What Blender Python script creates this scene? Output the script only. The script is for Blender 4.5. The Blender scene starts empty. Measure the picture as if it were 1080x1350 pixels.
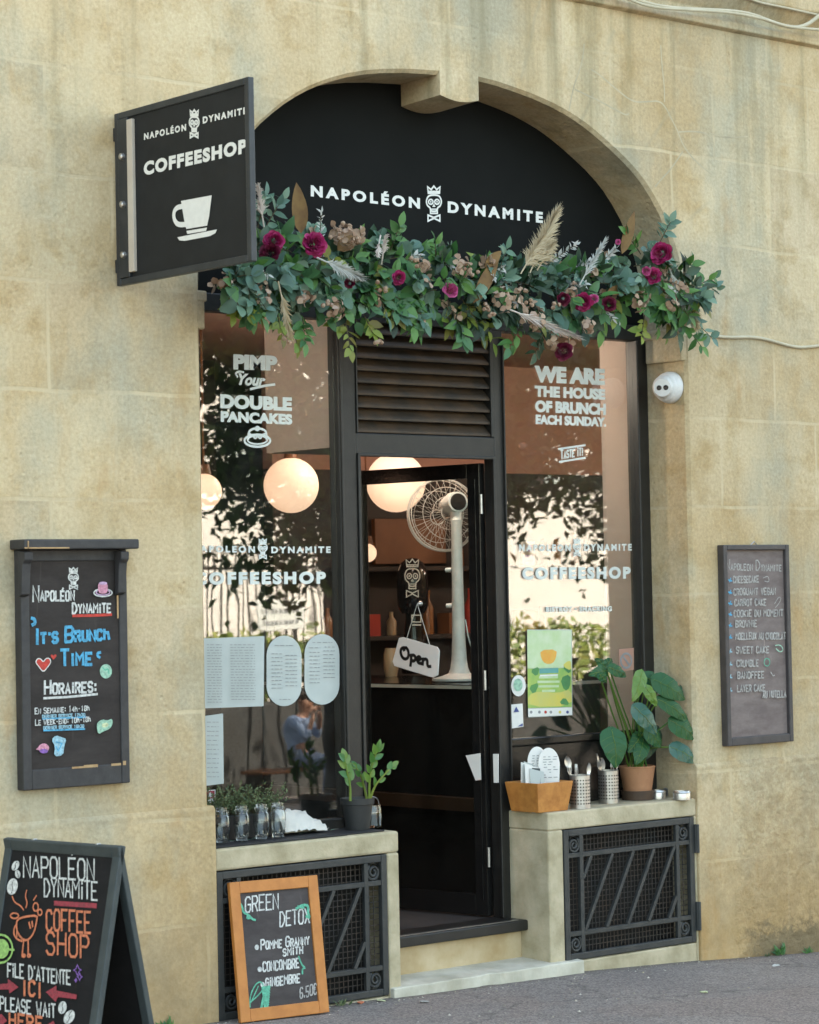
import bpy, bmesh, math, random
from mathutils import Vector as V, Matrix
R = random.Random(7)
S = bpy.context.scene
C = S.collection
rad = math.radians

# ---------------------------------------------------------------- camera, world, sun, exposure
F, YAW, PITCH, ROLL = 3325.3, rad(40.615), rad(1.8606), rad(-1.1669)
CAMP = V((-7.766, -9.183, 1.9))
cw = V((math.sin(YAW)*math.cos(PITCH), math.cos(YAW)*math.cos(PITCH), math.sin(PITCH)))
r0 = V((math.cos(YAW), -math.sin(YAW), 0)); u0 = r0.cross(cw)
cr = r0*math.cos(ROLL) + u0*math.sin(ROLL); cu = -r0*math.sin(ROLL) + u0*math.cos(ROLL)
cd = bpy.data.cameras.new('camera'); cam = bpy.data.objects.new('camera', cd); C.objects.link(cam)
cam.matrix_world = Matrix(((cr.x, cu.x, -cw.x, CAMP.x), (cr.y, cu.y, -cw.y, CAMP.y), (cr.z, cu.z, -cw.z, CAMP.z), (0, 0, 0, 1)))
cd.sensor_fit = 'VERTICAL'; cd.sensor_height = 36; cd.sensor_width = 28.8
cd.lens = F/1350*36; cd.clip_end = 500; cd.clip_start = .1
cd.dof.use_dof = True; cd.dof.focus_distance = 12.3; cd.dof.aperture_fstop = 4.8
S.camera = cam

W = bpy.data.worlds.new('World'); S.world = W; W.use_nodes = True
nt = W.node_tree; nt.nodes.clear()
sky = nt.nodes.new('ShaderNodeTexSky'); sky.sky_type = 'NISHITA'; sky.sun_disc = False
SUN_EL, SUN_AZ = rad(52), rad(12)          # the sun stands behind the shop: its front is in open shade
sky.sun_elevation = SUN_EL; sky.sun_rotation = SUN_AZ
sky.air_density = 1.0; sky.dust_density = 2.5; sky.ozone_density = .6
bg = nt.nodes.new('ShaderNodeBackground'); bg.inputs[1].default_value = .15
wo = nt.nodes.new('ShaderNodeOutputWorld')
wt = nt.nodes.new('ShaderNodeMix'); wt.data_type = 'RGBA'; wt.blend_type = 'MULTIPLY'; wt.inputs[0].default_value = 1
wt.inputs[7].default_value = (1.12, 1.0, .78, 1)      # warm tint multiplied into the sky, standing in for white balance
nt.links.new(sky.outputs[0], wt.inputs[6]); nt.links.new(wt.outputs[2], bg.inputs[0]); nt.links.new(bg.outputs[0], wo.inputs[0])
sl = bpy.data.lights.new('sun', 'SUN'); sl.energy = 5.0; sl.angle = rad(.53); sl.color = (1, .93, .82)
so = bpy.data.objects.new('sun', sl); C.objects.link(so)
sdir = V((math.sin(SUN_AZ)*math.cos(SUN_EL), math.cos(SUN_AZ)*math.cos(SUN_EL), math.sin(SUN_EL)))
so.rotation_euler = sdir.to_track_quat('Z', 'Y').to_euler(); so.location = sdir*40
S.view_settings.view_transform = 'Standard'; S.view_settings.look = 'None'
S.view_settings.exposure = 2.78; S.view_settings.gamma = 1
S.cycles.max_bounces = 8; S.cycles.transparent_max_bounces = 16
S.cycles.caustics_reflective = False; S.cycles.caustics_refractive = False
S.cycles.sample_clamp_indirect = 6
S.cycles.use_denoising = True

# ---------------------------------------------------------------- survey helpers (photo survey -> points on real planes)
def ray(x, y): return cw + cr*((x-540)/F) - cu*((y-675)/F)
def at(x, y, Y):
    d = ray(x, y); return CAMP + d*((Y-CAMP.y)/d.y)
def atz(x, y, Z):
    d = ray(x, y); return CAMP + d*((Z-CAMP.z)/d.z)
class Plane:
    def __init__(s, p, n): s.p = V(p); s.n = V(n).normalized()
    def __call__(s, x, y):
        d = ray(x, y); return CAMP + d*((s.p-CAMP).dot(s.n)/d.dot(s.n))

# ---------------------------------------------------------------- materials
def new_mat(name):
    m = bpy.data.materials.new(name); m.use_nodes = True
    n = m.node_tree; return m, n, n.nodes['Principled BSDF'], n.nodes, n.links
def setc(i, c): i.default_value = (c[0], c[1], c[2], 1)
def noise(N, L, vec, scale, detail=4, rough=.6):
    t = N.new('ShaderNodeTexNoise'); t.inputs['Scale'].default_value = scale
    t.inputs['Detail'].default_value = detail; t.inputs['Roughness'].default_value = rough
    if vec is not None: L.new(vec, t.inputs['Vector'])
    return t.outputs['Fac']
def ramp(N, L, fac, a, b, ca=(0, 0, 0), cb=(1, 1, 1)):
    r = N.new('ShaderNodeValToRGB'); e = r.color_ramp.elements
    e[0].position = a; e[1].position = b; e[0].color = (*ca, 1); e[1].color = (*cb, 1)
    L.new(fac, r.inputs[0]); return r.outputs[0]
def mix(N, L, fac, a, b, mode='MIX'):
    m = N.new('ShaderNodeMix'); m.data_type = 'RGBA'; m.blend_type = mode
    for v, i in ((fac, 0), (a, 6), (b, 7)):
        if isinstance(v, (int, float)): m.inputs[i].default_value = v
        elif isinstance(v, tuple): setc(m.inputs[i], v)
        else: L.new(v, m.inputs[i])
    return m.outputs[2]
def math_(N, L, op, a, b=None):
    m = N.new('ShaderNodeMath'); m.operation = op
    for k, v in enumerate((a, b)):
        if v is None: continue
        if isinstance(v, (int, float)): m.inputs[k].default_value = v
        else: L.new(v, m.inputs[k])
    return m.outputs[0]
def objcoord(N): return N.new('ShaderNodeTexCoord').outputs['Object']
def mapped(N, L, vec, sc, loc=(0, 0, 0)):
    m = N.new('ShaderNodeMapping'); m.inputs['Scale'].default_value = sc; m.inputs['Location'].default_value = loc
    L.new(vec, m.inputs['Vector']); return m.outputs[0]
def bump(N, L, b, h, strength, dist):
    n = N.new('ShaderNodeBump'); n.inputs['Strength'].default_value = strength; n.inputs['Distance'].default_value = dist
    L.new(h, n.inputs['Height']); L.new(n.outputs[0], b.inputs['Normal']); return n

def mat(name, col, rough=.6, metal=0, col2=None, scale=9, bmp=0, bscale=90, bdist=.004, island=None, spec=.5, trans=0, sub=0, coat=0):
    m, n, b, N, L = new_mat(name)
    setc(b.inputs['Base Color'], col); b.inputs['Roughness'].default_value = rough; b.inputs['Metallic'].default_value = metal
    b.inputs['Specular IOR Level'].default_value = spec
    oc = objcoord(N)
    if island:
        g = N.new('ShaderNodeNewGeometry'); r = N.new('ShaderNodeValToRGB'); e = r.color_ramp.elements
        k = len(island)
        while len(e) < k: e.new(.5)
        for i, c in enumerate(island): e[i].position = i/max(1, k-1); e[i].color = (*c, 1)
        L.new(g.outputs['Random Per Island'], r.inputs[0]); L.new(r.outputs[0], b.inputs['Base Color'])
    elif col2:
        f = ramp(N, L, noise(N, L, oc, scale, 5), .35, .68)
        L.new(mix(N, L, f, col, col2), b.inputs['Base Color'])
    if bmp: bump(N, L, b, noise(N, L, oc, bscale, 4), bmp, bdist)
    if trans: b.inputs['Transmission Weight'].default_value = trans
    if coat: b.inputs['Coat Weight'].default_value = coat; b.inputs['Coat Roughness'].default_value = .08
    if sub:
        # thin leaf: some of the light passes through
        t = N.new('ShaderNodeBsdfTranslucent'); mx = N.new('ShaderNodeMixShader'); mx.inputs[0].default_value = sub
        if b.inputs['Base Color'].links: L.new(b.inputs['Base Color'].links[0].from_socket, t.inputs[0])
        else: setc(t.inputs[0], col)
        L.new(b.outputs[0], mx.inputs[1]); L.new(t.outputs[0], mx.inputs[2]); L.new(mx.outputs[0], N['Material Output'].inputs[0])
    return m

def glass_mat(name, ior, tint=(.93, .96, .94), dust=.022):
    m, n, b, N, L = new_mat(name); N.remove(b)
    f0 = ((ior-1)/(ior+1))**2
    lw_ = N.new('ShaderNodeLayerWeight'); lw_.inputs[0].default_value = .5
    fr_ = math_(N, L, 'ADD', math_(N, L, 'MULTIPLY', math_(N, L, 'POWER', lw_.outputs['Facing'], 5), 1-f0), f0)   # the same from both sides
    t = N.new('ShaderNodeBsdfTransparent'); setc(t.inputs[0], tint)
    g = N.new('ShaderNodeBsdfGlossy'); g.inputs['Roughness'].default_value = 0.0
    oc = objcoord(N)      # float glass: a slight wave, and a thin film of street dust
    bp_ = N.new('ShaderNodeBump'); bp_.inputs['Strength'].default_value = .14; bp_.inputs['Distance'].default_value = .004
    L.new(noise(N, L, mapped(N, L, oc, (1, 1, .6)), 3.2, 2, .4), bp_.inputs['Height']); L.new(bp_.outputs[0], g.inputs['Normal'])
    mx = N.new('ShaderNodeMixShader')
    L.new(fr_, mx.inputs[0]); L.new(t.outputs[0], mx.inputs[1]); L.new(g.outputs[0], mx.inputs[2])
    df = N.new('ShaderNodeBsdfDiffuse'); setc(df.inputs[0], (.55, .53, .5)); md = N.new('ShaderNodeMixShader')
    L.new(math_(N, L, 'MULTIPLY', ramp(N, L, noise(N, L, oc, 5, 6, .7), .35, .8), dust), md.inputs[0]); L.new(mx.outputs[0], md.inputs[1]); L.new(df.outputs[0], md.inputs[2])
    L.new(md.outputs[0], N['Material Output'].inputs[0]); return m

def emit_mat(name, col, st):
    m, n, b, N, L = new_mat(name)
    setc(b.inputs['Base Color'], (.8, .7, .6)); b.inputs['Roughness'].default_value = .4
    tc = objcoord(N); f = noise(N, L, tc, 6, 3)
    c = mix(N, L, ramp(N, L, f, .3, .7), col, (col[0]*.93, col[1]*.86, col[2]*.8))
    L.new(c, b.inputs['Emission Color']); b.inputs['Emission Strength'].default_value = st
    return m

def stone_mat(name, rough_low=False, joints=True, hue=(1, .955, .885)):
    """weathered limestone: blocks with faint pale joints, rain streaks, ochre and grey stains, pits"""
    m, n, b, N, L = new_mat(name)
    oc = objcoord(N)
    def c(*v): return (v[0]*hue[0], v[1]*hue[1], v[2]*hue[2])
    sx = N.new('ShaderNodeSeparateXYZ'); L.new(oc, sx.inputs[0])
    big = noise(N, L, mapped(N, L, oc, (1, 1, .8)), .9, 6, .55)
    col = mix(N, L, ramp(N, L, big, .38, .62), c(.47, .375, .235), c(.60, .525, .38))
    mid = noise(N, L, mapped(N, L, oc, (1, 1, 1), (3, 1, 7)), 4.0, 6, .65)
    col = mix(N, L, math_(N, L, 'MULTIPLY', ramp(N, L, mid, .48, .66), .75), col, c(.41, .305, .16))
    # grey washed patches
    g = noise(N, L, mapped(N, L, oc, (1, 1, .6), (11, 0, 2)), 1.3, 6, .6)
    col = mix(N, L, math_(N, L, 'MULTIPLY', ramp(N, L, g, .49, .62), .85), col, c(.40, .39, .315))
    # fine grain
    fine = noise(N, L, oc, 55, 5, .7)
    col = mix(N, L, .5, col, ramp(N, L, fine, .25, .75, (.28, .265, .235), (.71, .71, .70)), 'OVERLAY')
    if joints:
        # block joints, brick pattern on the wall plane
        cb = N.new('ShaderNodeCombineXYZ'); L.new(sx.outputs[0], cb.inputs[0]); L.new(sx.outputs[2], cb.inputs[1])
        wv = N.new('ShaderNodeVectorMath'); wv.operation = 'ADD'; L.new(cb.outputs[0], wv.inputs[0])
        wn = N.new('ShaderNodeTexNoise'); wn.inputs['Scale'].default_value = 3.2; L.new(oc, wn.inputs['Vector'])
        ws = N.new('ShaderNodeVectorMath'); ws.operation = 'SCALE'; ws.inputs['Scale'].default_value = .03; L.new(wn.outputs['Color'], ws.inputs[0])
        L.new(ws.outputs[0], wv.inputs[1])
        br = N.new('ShaderNodeTexBrick'); L.new(wv.outputs[0], br.inputs['Vector'])
        br.inputs['Scale'].default_value = 1; br.inputs['Brick Width'].default_value = .78; br.inputs['Row Height'].default_value = .47
        br.inputs['Mortar Size'].default_value = .012; br.inputs['Mortar Smooth'].default_value = .6
        br.offset = .43
        setc(br.inputs['Color1'], (.42, .42, .42)); setc(br.inputs['Color2'], (.58, .57, .55)); setc(br.inputs['Mortar'], (.5, .5, .5))
        col = mix(N, L, .5, col, br.outputs['Color'], 'OVERLAY')
        jn = ramp(N, L, noise(N, L, mapped(N, L, oc, (1, 1, 1), (5, 5, 5)), 1.6, 4), .40, .58)
        jf = math_(N, L, 'MULTIPLY', math_(N, L, 'MULTIPLY', br.outputs['Fac'], jn), .72)
        col = mix(N, L, jf, col, c(.60, .52, .36))
        # wedge stones round the arch
        dx = math_(N, L, 'SUBTRACT', sx.outputs[0], .48); dz = math_(N, L, 'SUBTRACT', sx.outputs[2], 2.78)
        ang = math_(N, L, 'ARCTAN2', dz, dx)
        rr = math_(N, L, 'SQRT', math_(N, L, 'ADD', math_(N, L, 'MULTIPLY', dx, dx), math_(N, L, 'MULTIPLY', dz, dz)))
        a2 = math_(N, L, 'ADD', math_(N, L, 'MULTIPLY', ang, 4.1), math_(N, L, 'MULTIPLY', wn.outputs['Fac'], .22))
        pp = math_(N, L, 'ABSOLUTE', math_(N, L, 'SUBTRACT', math_(N, L, 'FRACT', a2), .5))
        ln = ramp(N, L, pp, .0, .04, (1, 1, 1), (0, 0, 0))
        rn = math_(N, L, 'ADD', rr, math_(N, L, 'MULTIPLY', noise(N, L, oc, 2.0, 2), .8))
        msk = ramp(N, L, rn, .0, 1.0)
        gt = math_(N, L, 'LESS_THAN', rn, 2.62)
        up = math_(N, L, 'GREATER_THAN', sx.outputs[2], 3.45)
        rt = math_(N, L, 'GREATER_THAN', sx.outputs[0], .7)
        lf = math_(N, L, 'MULTIPLY', math_(N, L, 'MULTIPLY', math_(N, L, 'MULTIPLY', ln, gt), up), math_(N, L, 'MULTIPLY', rt, .5))
        lf = math_(N, L, 'MULTIPLY', lf, jn if False else ramp(N, L, noise(N, L, oc, 3.3, 3), .38, .55))
        col = mix(N, L, lf, col, c(.36, .33, .24))
    # rain streaks, strongest under the ledge
    st = noise(N, L, mapped(N, L, oc, (5.5, 5.5, .32), (2, 0, 4)), 1.0, 6, .62)
    hi = N.new('ShaderNodeMapRange'); L.new(sx.outputs[2], hi.inputs[0])
    hi.inputs[1].default_value = 3.4; hi.inputs[2].default_value = 5.0; hi.inputs[3].default_value = .22; hi.inputs[4].default_value = .75
    sf = math_(N, L, 'MULTIPLY', ramp(N, L, st, .53, .70), hi.outputs[0])
    col = mix(N, L, sf, col, c(.225, .205, .125))
    st2 = noise(N, L, mapped(N, L, oc, (3.1, 3.1, .5), (9, 0, 1)), 1.2, 6, .6)
    col = mix(N, L, math_(N, L, 'MULTIPLY', ramp(N, L, st2, .55, .72), .5), col, c(.56, .50, .36))
    # rust coloured runs
    ru = noise(N, L, mapped(N, L, oc, (2.2, 2.2, .8), (21, 0, 3)), 1.5, 5, .6)
    col = mix(N, L, math_(N, L, 'MULTIPLY', ramp(N, L, ru, .60, .74), .5), col, c(.42, .23, .065))
    # ochre and damp towards the pavement
    lo = N.new('ShaderNodeMapRange'); L.new(math_(N, L, 'ADD', sx.outputs[2], math_(N, L, 'MULTIPLY', mid, .7)), lo.inputs[0])
    lo.inputs[1].default_value = 1.45; lo.inputs[2].default_value = .25; lo.inputs[3].default_value = 0; lo.inputs[4].default_value = .62
    col = mix(N, L, lo.outputs[0], col, c(.42, .275, .115))
    d2 = math_(N, L, 'MULTIPLY', ramp(N, L, noise(N, L, mapped(N, L, oc, (1, 1, 1), (4, 2, 9)), 2.6, 6, .7), .48, .7), lo.outputs[0])
    col = mix(N, L, d2, col, c(.21, .165, .095))
    L.new(col, b.inputs['Base Color']); b.inputs['Roughness'].default_value = .93; b.inputs['Specular IOR Level'].default_value = .2
    # pits and tooling
    vo = N.new('ShaderNodeTexVoronoi'); vo.inputs['Scale'].default_value = 26; L.new(oc, vo.inputs['Vector'])
    pit = ramp(N, L, vo.outputs['Distance'], .05, .32)
    pm = ramp(N, L, noise(N, L, oc, 3.1, 4), .5, .64)
    h = math_(N, L, 'ADD', math_(N, L, 'MULTIPLY', fine, .25), math_(N, L, 'MULTIPLY', mid, 1.4))
    h = math_(N, L, 'ADD', h, math_(N, L, 'MULTIPLY', math_(N, L, 'MULTIPLY', pit, pm), .7))
    med = noise(N, L, oc, 16, 5, .65)
    h = math_(N, L, 'ADD', h, math_(N, L, 'MULTIPLY', med, .8))
    if rough_low:
        # hacked, weathered stone on the right hand side and an eroded course near the pavement
        rw = N.new('ShaderNodeMapRange'); L.new(math_(N, L, 'ADD', sx.outputs[0], math_(N, L, 'MULTIPLY', med, .35)), rw.inputs[0])
        rw.inputs[1].default_value = 2.52; rw.inputs[2].default_value = 2.72
        vo2 = N.new('ShaderNodeTexVoronoi'); vo2.inputs['Scale'].default_value = 17; vo2.feature = 'SMOOTH_F1'
        L.new(mapped(N, L, mix(N, L, .12, oc, wnl(N, L, oc)), (1, 1, 1.5)), vo2.inputs['Vector'])
        lump = noise(N, L, oc, 13, 6, .75)
        h = math_(N, L, 'ADD', h, math_(N, L, 'MULTIPLY', math_(N, L, 'ADD', math_(N, L, 'MULTIPLY', vo2.outputs['Distance'], 2.2), math_(N, L, 'MULTIPLY', lump, 3.4)), rw.outputs[0]))
        eb = N.new('ShaderNodeMapRange'); L.new(math_(N, L, 'ADD', sx.outputs[2], math_(N, L, 'MULTIPLY', lump, .36)), eb.inputs[0]); eb.inputs[1].default_value = .27; eb.inputs[2].default_value = .19
        ebm = math_(N, L, 'MULTIPLY', eb.outputs[0], math_(N, L, 'MULTIPLY', rw.outputs[0], .8))
        dk = math_(N, L, 'MULTIPLY', ramp(N, L, lump, .42, .58, (1, 1, 1), (0, 0, 0)), math_(N, L, 'MULTIPLY', rw.outputs[0], .4))
        col = mix(N, L, dk, col, c(.30, .215, .12)); col = mix(N, L, ebm, col, c(.17, .14, .09)); L.new(col, b.inputs['Base Color'])
    if joints: h = math_(N, L, 'SUBTRACT', h, math_(N, L, 'MULTIPLY', jf, .35))
    bump(N, L, b, h, .5, .011)
    return m

def wnl(N, L, oc):
    t = N.new('ShaderNodeTexNoise'); t.inputs['Scale'].default_value = 9; L.new(oc, t.inputs['Vector']); return t.outputs['Color']
def asphalt_mat(name, a, b2, patch):
    m, n, b, N, L = new_mat(name); oc = objcoord(N)
    f = noise(N, L, oc, 1.1, 5); g = noise(N, L, oc, 130, 3, .8)
    col = mix(N, L, ramp(N, L, f, .35, .65), a, b2)
    col = mix(N, L, ramp(N, L, noise(N, L, mapped(N, L, oc, (1, 1, 1), (3, 8, 0)), .7, 3), .55, .58), col, patch)
    vo = N.new('ShaderNodeTexVoronoi'); vo.inputs['Scale'].default_value = 120; L.new(oc, vo.inputs['Vector'])
    col = mix(N, L, .9, col, ramp(N, L, vo.outputs['Color'], .05, .95, (.24, .24, .24), (.78, .78, .78)), 'OVERLAY')
    col = mix(N, L, math_(N, L, 'MULTIPLY', ramp(N, L, noise(N, L, oc, 9, 5, .7), .56, .72), .4), col, (.06, .05, .05))
    # dirt swept against the foot of the wall, hairline cracks
    sy = N.new('ShaderNodeSeparateXYZ'); L.new(oc, sy.inputs[0])
    dr_ = N.new('ShaderNodeMapRange'); L.new(math_(N, L, 'ADD', sy.outputs[1], math_(N, L, 'MULTIPLY', noise(N, L, oc, 7, 5, .7), .22)), dr_.inputs[0]); dr_.inputs[1].default_value = .0; dr_.inputs[2].default_value = .12
    col = mix(N, L, math_(N, L, 'MULTIPLY', dr_.outputs[0], .7), col, (.085, .07, .048))
    vc = N.new('ShaderNodeTexVoronoi'); vc.feature = 'DISTANCE_TO_EDGE'; vc.inputs['Scale'].default_value = .75; L.new(mix(N, L, .13, oc, wnl(N, L, oc)), vc.inputs['Vector'])
    ck = math_(N, L, 'MULTIPLY', ramp(N, L, vc.outputs['Distance'], .0, .006, (1, 1, 1), (0, 0, 0)), .55)
    col = mix(N, L, ck, col, (.05, .045, .042))
    L.new(col, b.inputs['Base Color']); b.inputs['Roughness'].default_value = .9
    bump(N, L, b, math_(N, L, 'ADD', g, vo.outputs['Distance']), .7, .006)
    return m

M = {}
M['stone'] = stone_mat('limestone_wall')
M['stone_low'] = stone_mat('limestone_plinth', rough_low=True)
M['joint'] = mat('grey_mortar_joint', (.36, .315, .215), .95, col2=(.53, .45, .30), scale=7, bmp=.3, bscale=60)
M['stone_plain'] = stone_mat('limestone_dressed', joints=False)
M['sill'] = mat('weathered_sill_stone', (.53, .455, .31), .9, col2=(.33, .28, .17), scale=6, bmp=.5, bscale=38, bdist=.008)
M['riser'] = mat('riser_stone', (.58, .47, .30), .85, col2=(.40, .28, .13), scale=4, bmp=.4, bscale=50)
M['step'] = mat('worn_white_step', (.62, .59, .49), .75, col2=(.40, .37, .28), scale=5, bmp=.4, bscale=40, bdist=.006)
M['pave'] = asphalt_mat('pavement_asphalt', (.245, .212, .188), (.20, .172, .156), (.22, .182, .160))
M['road'] = asphalt_mat('road_asphalt', (.10, .095, .092), (.075, .07, .07), (.085, .08, .08))
M['black'] = mat('black_joinery_paint', (.010, .0098, .009), .45, col2=(.018, .017, .015), scale=14, bmp=.15, bscale=120)
M['doorblack'] = mat('black_gloss_paint', (.008, .008, .008), .16, col2=(.014, .013, .012), scale=20, bmp=.12, bscale=60)
M['fascia'] = mat('black_fascia_board', (.0052, .006, .0056), .8, col2=(.0075, .0082, .0077), scale=3, bmp=.08, bscale=200, spec=.15)
M['louvre'] = mat('sunbleached_louvre_paint', (.032, .024, .016), .65, col2=(.080, .046, .022), scale=7, bmp=.3, bscale=80)
M['white'] = mat('white_vinyl', (.74, .74, .70), .55, col2=(.68, .68, .64), scale=30)
M['vinyl'] = mat('pale_window_vinyl', (.66, .70, .66), .6, col2=(.58, .62, .58), scale=30)
M['glass'] = glass_mat('shop_glass', 2.0)
M['doorglass'] = glass_mat('door_glass', 1.35, dust=.006)
M['tumbler'] = mat('tumbler_glass', (.93, .95, .94), .03, trans=1, spec=.6)
M['signface'] = mat('sign_navy_black', (.009, .0105, .012), .6, col2=(.013, .015, .017), scale=10, bmp=.06, bscale=160, spec=.3)
M['signedge'] = mat('sign_frame_metal', (.024, .028, .033), .42, metal=.2, col2=(.04, .045, .05), scale=10)
M['steel'] = mat('brushed_steel', (.55, .54, .52), .32, metal=.9, col2=(.42, .41, .40), scale=30)
M['beige'] = mat('beige_strip', (.46, .40, .33), .6, col2=(.52, .46, .38), scale=8)
M['iron'] = mat('grey_painted_iron', (.028, .031, .031), .55, metal=.1, col2=(.05, .05, .047), scale=12, bmp=.3, bscale=90)
M['rustiron'] = mat('rusty_wire_mesh', (.026, .025, .023), .7, col2=(.05, .032, .02), scale=6)
M['void'] = mat('dark_cellar', (.012, .011, .010), .95, col2=(.018, .016, .014), scale=5)
M['orange'] = mat('orange_pine_frame', (.52, .20, .042), .5, col2=(.43, .155, .03), scale=16, bmp=.15, bscale=50)
M['boxwood'] = mat('orange_wood_box', (.54, .235, .055), .55, col2=(.37, .14, .028), scale=18, bmp=.2, bscale=60)
def slate(name, a, b):
    m, n, bs, N, L = new_mat(name); oc = objcoord(N)
    sm = ramp(N, L, noise(N, L, mapped(N, L, oc, (2.2, 2.2, 6)), 2.2, 6, .7), .38, .72)       # wiped chalk dust
    col = mix(N, L, sm, a, (b[0]*1.25, b[1]*1.25, b[2]*1.25)); dp = ramp(N, L, noise(N, L, mapped(N, L, oc, (30, 30, 2.2)), 1.0, 3), .66, .74)
    col = mix(N, L, math_(N, L, 'MULTIPLY', dp, .35), col, (b[0]*2.4, b[1]*2.4, b[2]*2.4)); L.new(col, bs.inputs['Base Color']); bs.inputs['Roughness'].default_value = .8; bs.inputs['Specular IOR Level'].default_value = .3
    bump(N, L, bs, noise(N, L, oc, 120, 3), .1, .003); return m
M['slate_left'] = slate('chalkboard_charcoal', (.029, .0235, .021), (.040, .033, .030))
M['slate_right'] = slate('chalkboard_dusty', (.150, .118, .110), (.20, .165, .152))
M['slate_a'] = slate('chalkboard_black', (.0065, .006, .0063), (.011, .010, .0105))
M['slate_d'] = slate('chalkboard_brown', (.056, .047, .045), (.07, .06, .058))
M['frame_left'] = mat('worn_black_frame', (.026, .025, .026), .6, col2=(.042, .040, .040), scale=16, bmp=.3, bscale=60)
M['frame_right'] = mat('grey_brown_frame', (.042, .037, .038), .55, col2=(.065, .055, .054), scale=14, bmp=.2, bscale=60)
M['frame_a'] = mat('dark_green_grey_frame', (.033, .043, .045), .6, col2=(.05, .062, .062), scale=12, bmp=.25, bscale=60)
M['rawwood'] = mat('chipped_bare_wood', (.45, .30, .15), .8, col2=(.36, .22, .10), scale=30)
def chalk(name, c):
    m = mat(name, c, .9, col2=(c[0]*.5+.02, c[1]*.5+.02, c[2]*.5+.02), scale=75)
    N, L = m.node_tree.nodes, m.node_tree.links; tr_ = N.new('ShaderNodeBsdfTransparent'); ms_ = N.new('ShaderNodeMixShader')   # chalk catches the grain of the board
    L.new(ramp(N, L, noise(N, L, objcoord(N), 190, 4, .75), .24, .42), ms_.inputs[0]); L.new(tr_.outputs[0], ms_.inputs[1]); L.new(N['Principled BSDF'].outputs[0], ms_.inputs[2]); L.new(ms_.outputs[0], N['Material Output'].inputs[0]); return m
CH = {k: chalk('chalk_'+k, c) for k, c in dict(white=(.72, .72, .68), blue=(.10, .42, .66), red=(.62, .06, .04), orange=(.72, .22, .10),
      crimson=(.36, .045, .06), green=(.14, .50, .33), mint=(.38, .62, .46), lime=(.35, .58, .16), pink=(.72, .32, .42), violet=(.30, .14, .50), lilac=(.62, .42, .62),
      dim=(.46, .44, .41), sky=(.35, .58, .68), lemon=(.66, .70, .42)).items()}
M['camwhite'] = mat('camera_white_plastic', (.74, .74, .73), .32, col2=(.70, .70, .69), scale=10)
M['lens'] = mat('dark_lens', (.01, .01, .012), .08, col2=(.02, .02, .02))
M['terracotta'] = mat('terracotta', (.40, .20, .10), .8, col2=(.33, .155, .075), scale=12, bmp=.3, bscale=60)
M['saucer'] = mat('damp_saucer', (.055, .033, .022), .6, col2=(.085, .05, .03), scale=12)
M['blackpot'] = mat('black_plastic_pot', (.018, .019, .019), .5, col2=(.028, .029, .029), scale=10)
M['soil'] = mat('potting_soil', (.03, .02, .013), .95, col2=(.05, .035, .02), scale=30, bmp=.8, bscale=80, bdist=.01)
M['paper'] = mat('white_paper', (.74, .73, .69), .7, col2=(.70, .69, .65), scale=10)
M['greypaper'] = mat('pale_grey_paper', (.46, .50, .48), .7, col2=(.42, .46, .44), scale=10)
M['print'] = mat('grey_print', (.22, .23, .23), .8, col2=(.3, .3, .3), scale=40)
M['cable'] = mat('pale_cable', (.52, .47, .34), .7, col2=(.44, .39, .27), scale=10)
M['tan'] = mat('pinkish_tan_plaster', (.44, .25, .185), .8, col2=(.40, .225, .165), scale=3, bmp=.1, bscale=60)
M['pinkwall'] = mat('pinkish_grey_plaster', (.50, .42, .38), .85, col2=(.46, .385, .345), scale=3, bmp=.1, bscale=60)
M['darkwall'] = mat('dark_panelled_wall', (.022, .014, .012), .6, col2=(.035, .02, .015), scale=4)
M['wood'] = mat('orange_brown_wood', (.22, .085, .032), .5, col2=(.16, .06, .022), scale=5, bmp=.1, bscale=40)
M['darkwood'] = mat('unlit_dark_wood', (.05, .024, .011), .5, col2=(.035, .017, .008), scale=6)  # wood tone darkened for a foot board mostly out of the light
M['floor'] = mat('dark_floor', (.035, .032, .030), .6, col2=(.05, .045, .042), scale=6)
M['globe'] = emit_mat('lit_opal_globe', (1.0, .62, .42), .185)
M['bulb'] = emit_mat('fill_bulb_glow', (1.0, .84, .72), 62)  # strong glow for the added, unseen fill bulbs
M['fanwhite'] = mat('fan_white_enamel', (.80, .81, .79), .35, col2=(.56, .60, .58), scale=8)
M['fanblade'] = glass_mat('clear_fan_blade', 1.35, (.86, .84, .82), .01)
M['cagewire'] = mat('fan_cage_wire', (.62, .59, .55), .45, metal=.2, col2=(.55, .52, .48))
M['skin'] = mat('skin', (.46, .25, .17), .55, col2=(.42, .22, .15), scale=20)
M['bluecloth'] = mat('pale_blue_shirt', (.34, .43, .62), .85, col2=(.28, .37, .56), scale=14)
M['jeans'] = mat('washed_jeans', (.22, .27, .38), .9, col2=(.17, .22, .32), scale=14)
M['hair'] = mat('dark_hair', (.02, .014, .01), .6, col2=(.035, .024, .017), scale=30)
M['linen'] = mat('white_linen', (.62, .60, .54), .9, col2=(.56, .54, .48), scale=12, bmp=.2, bscale=50)
M['tray'] = mat('black_bar_mat', (.010, .010, .011), .7, col2=(.016, .016, .017), scale=20)

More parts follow.
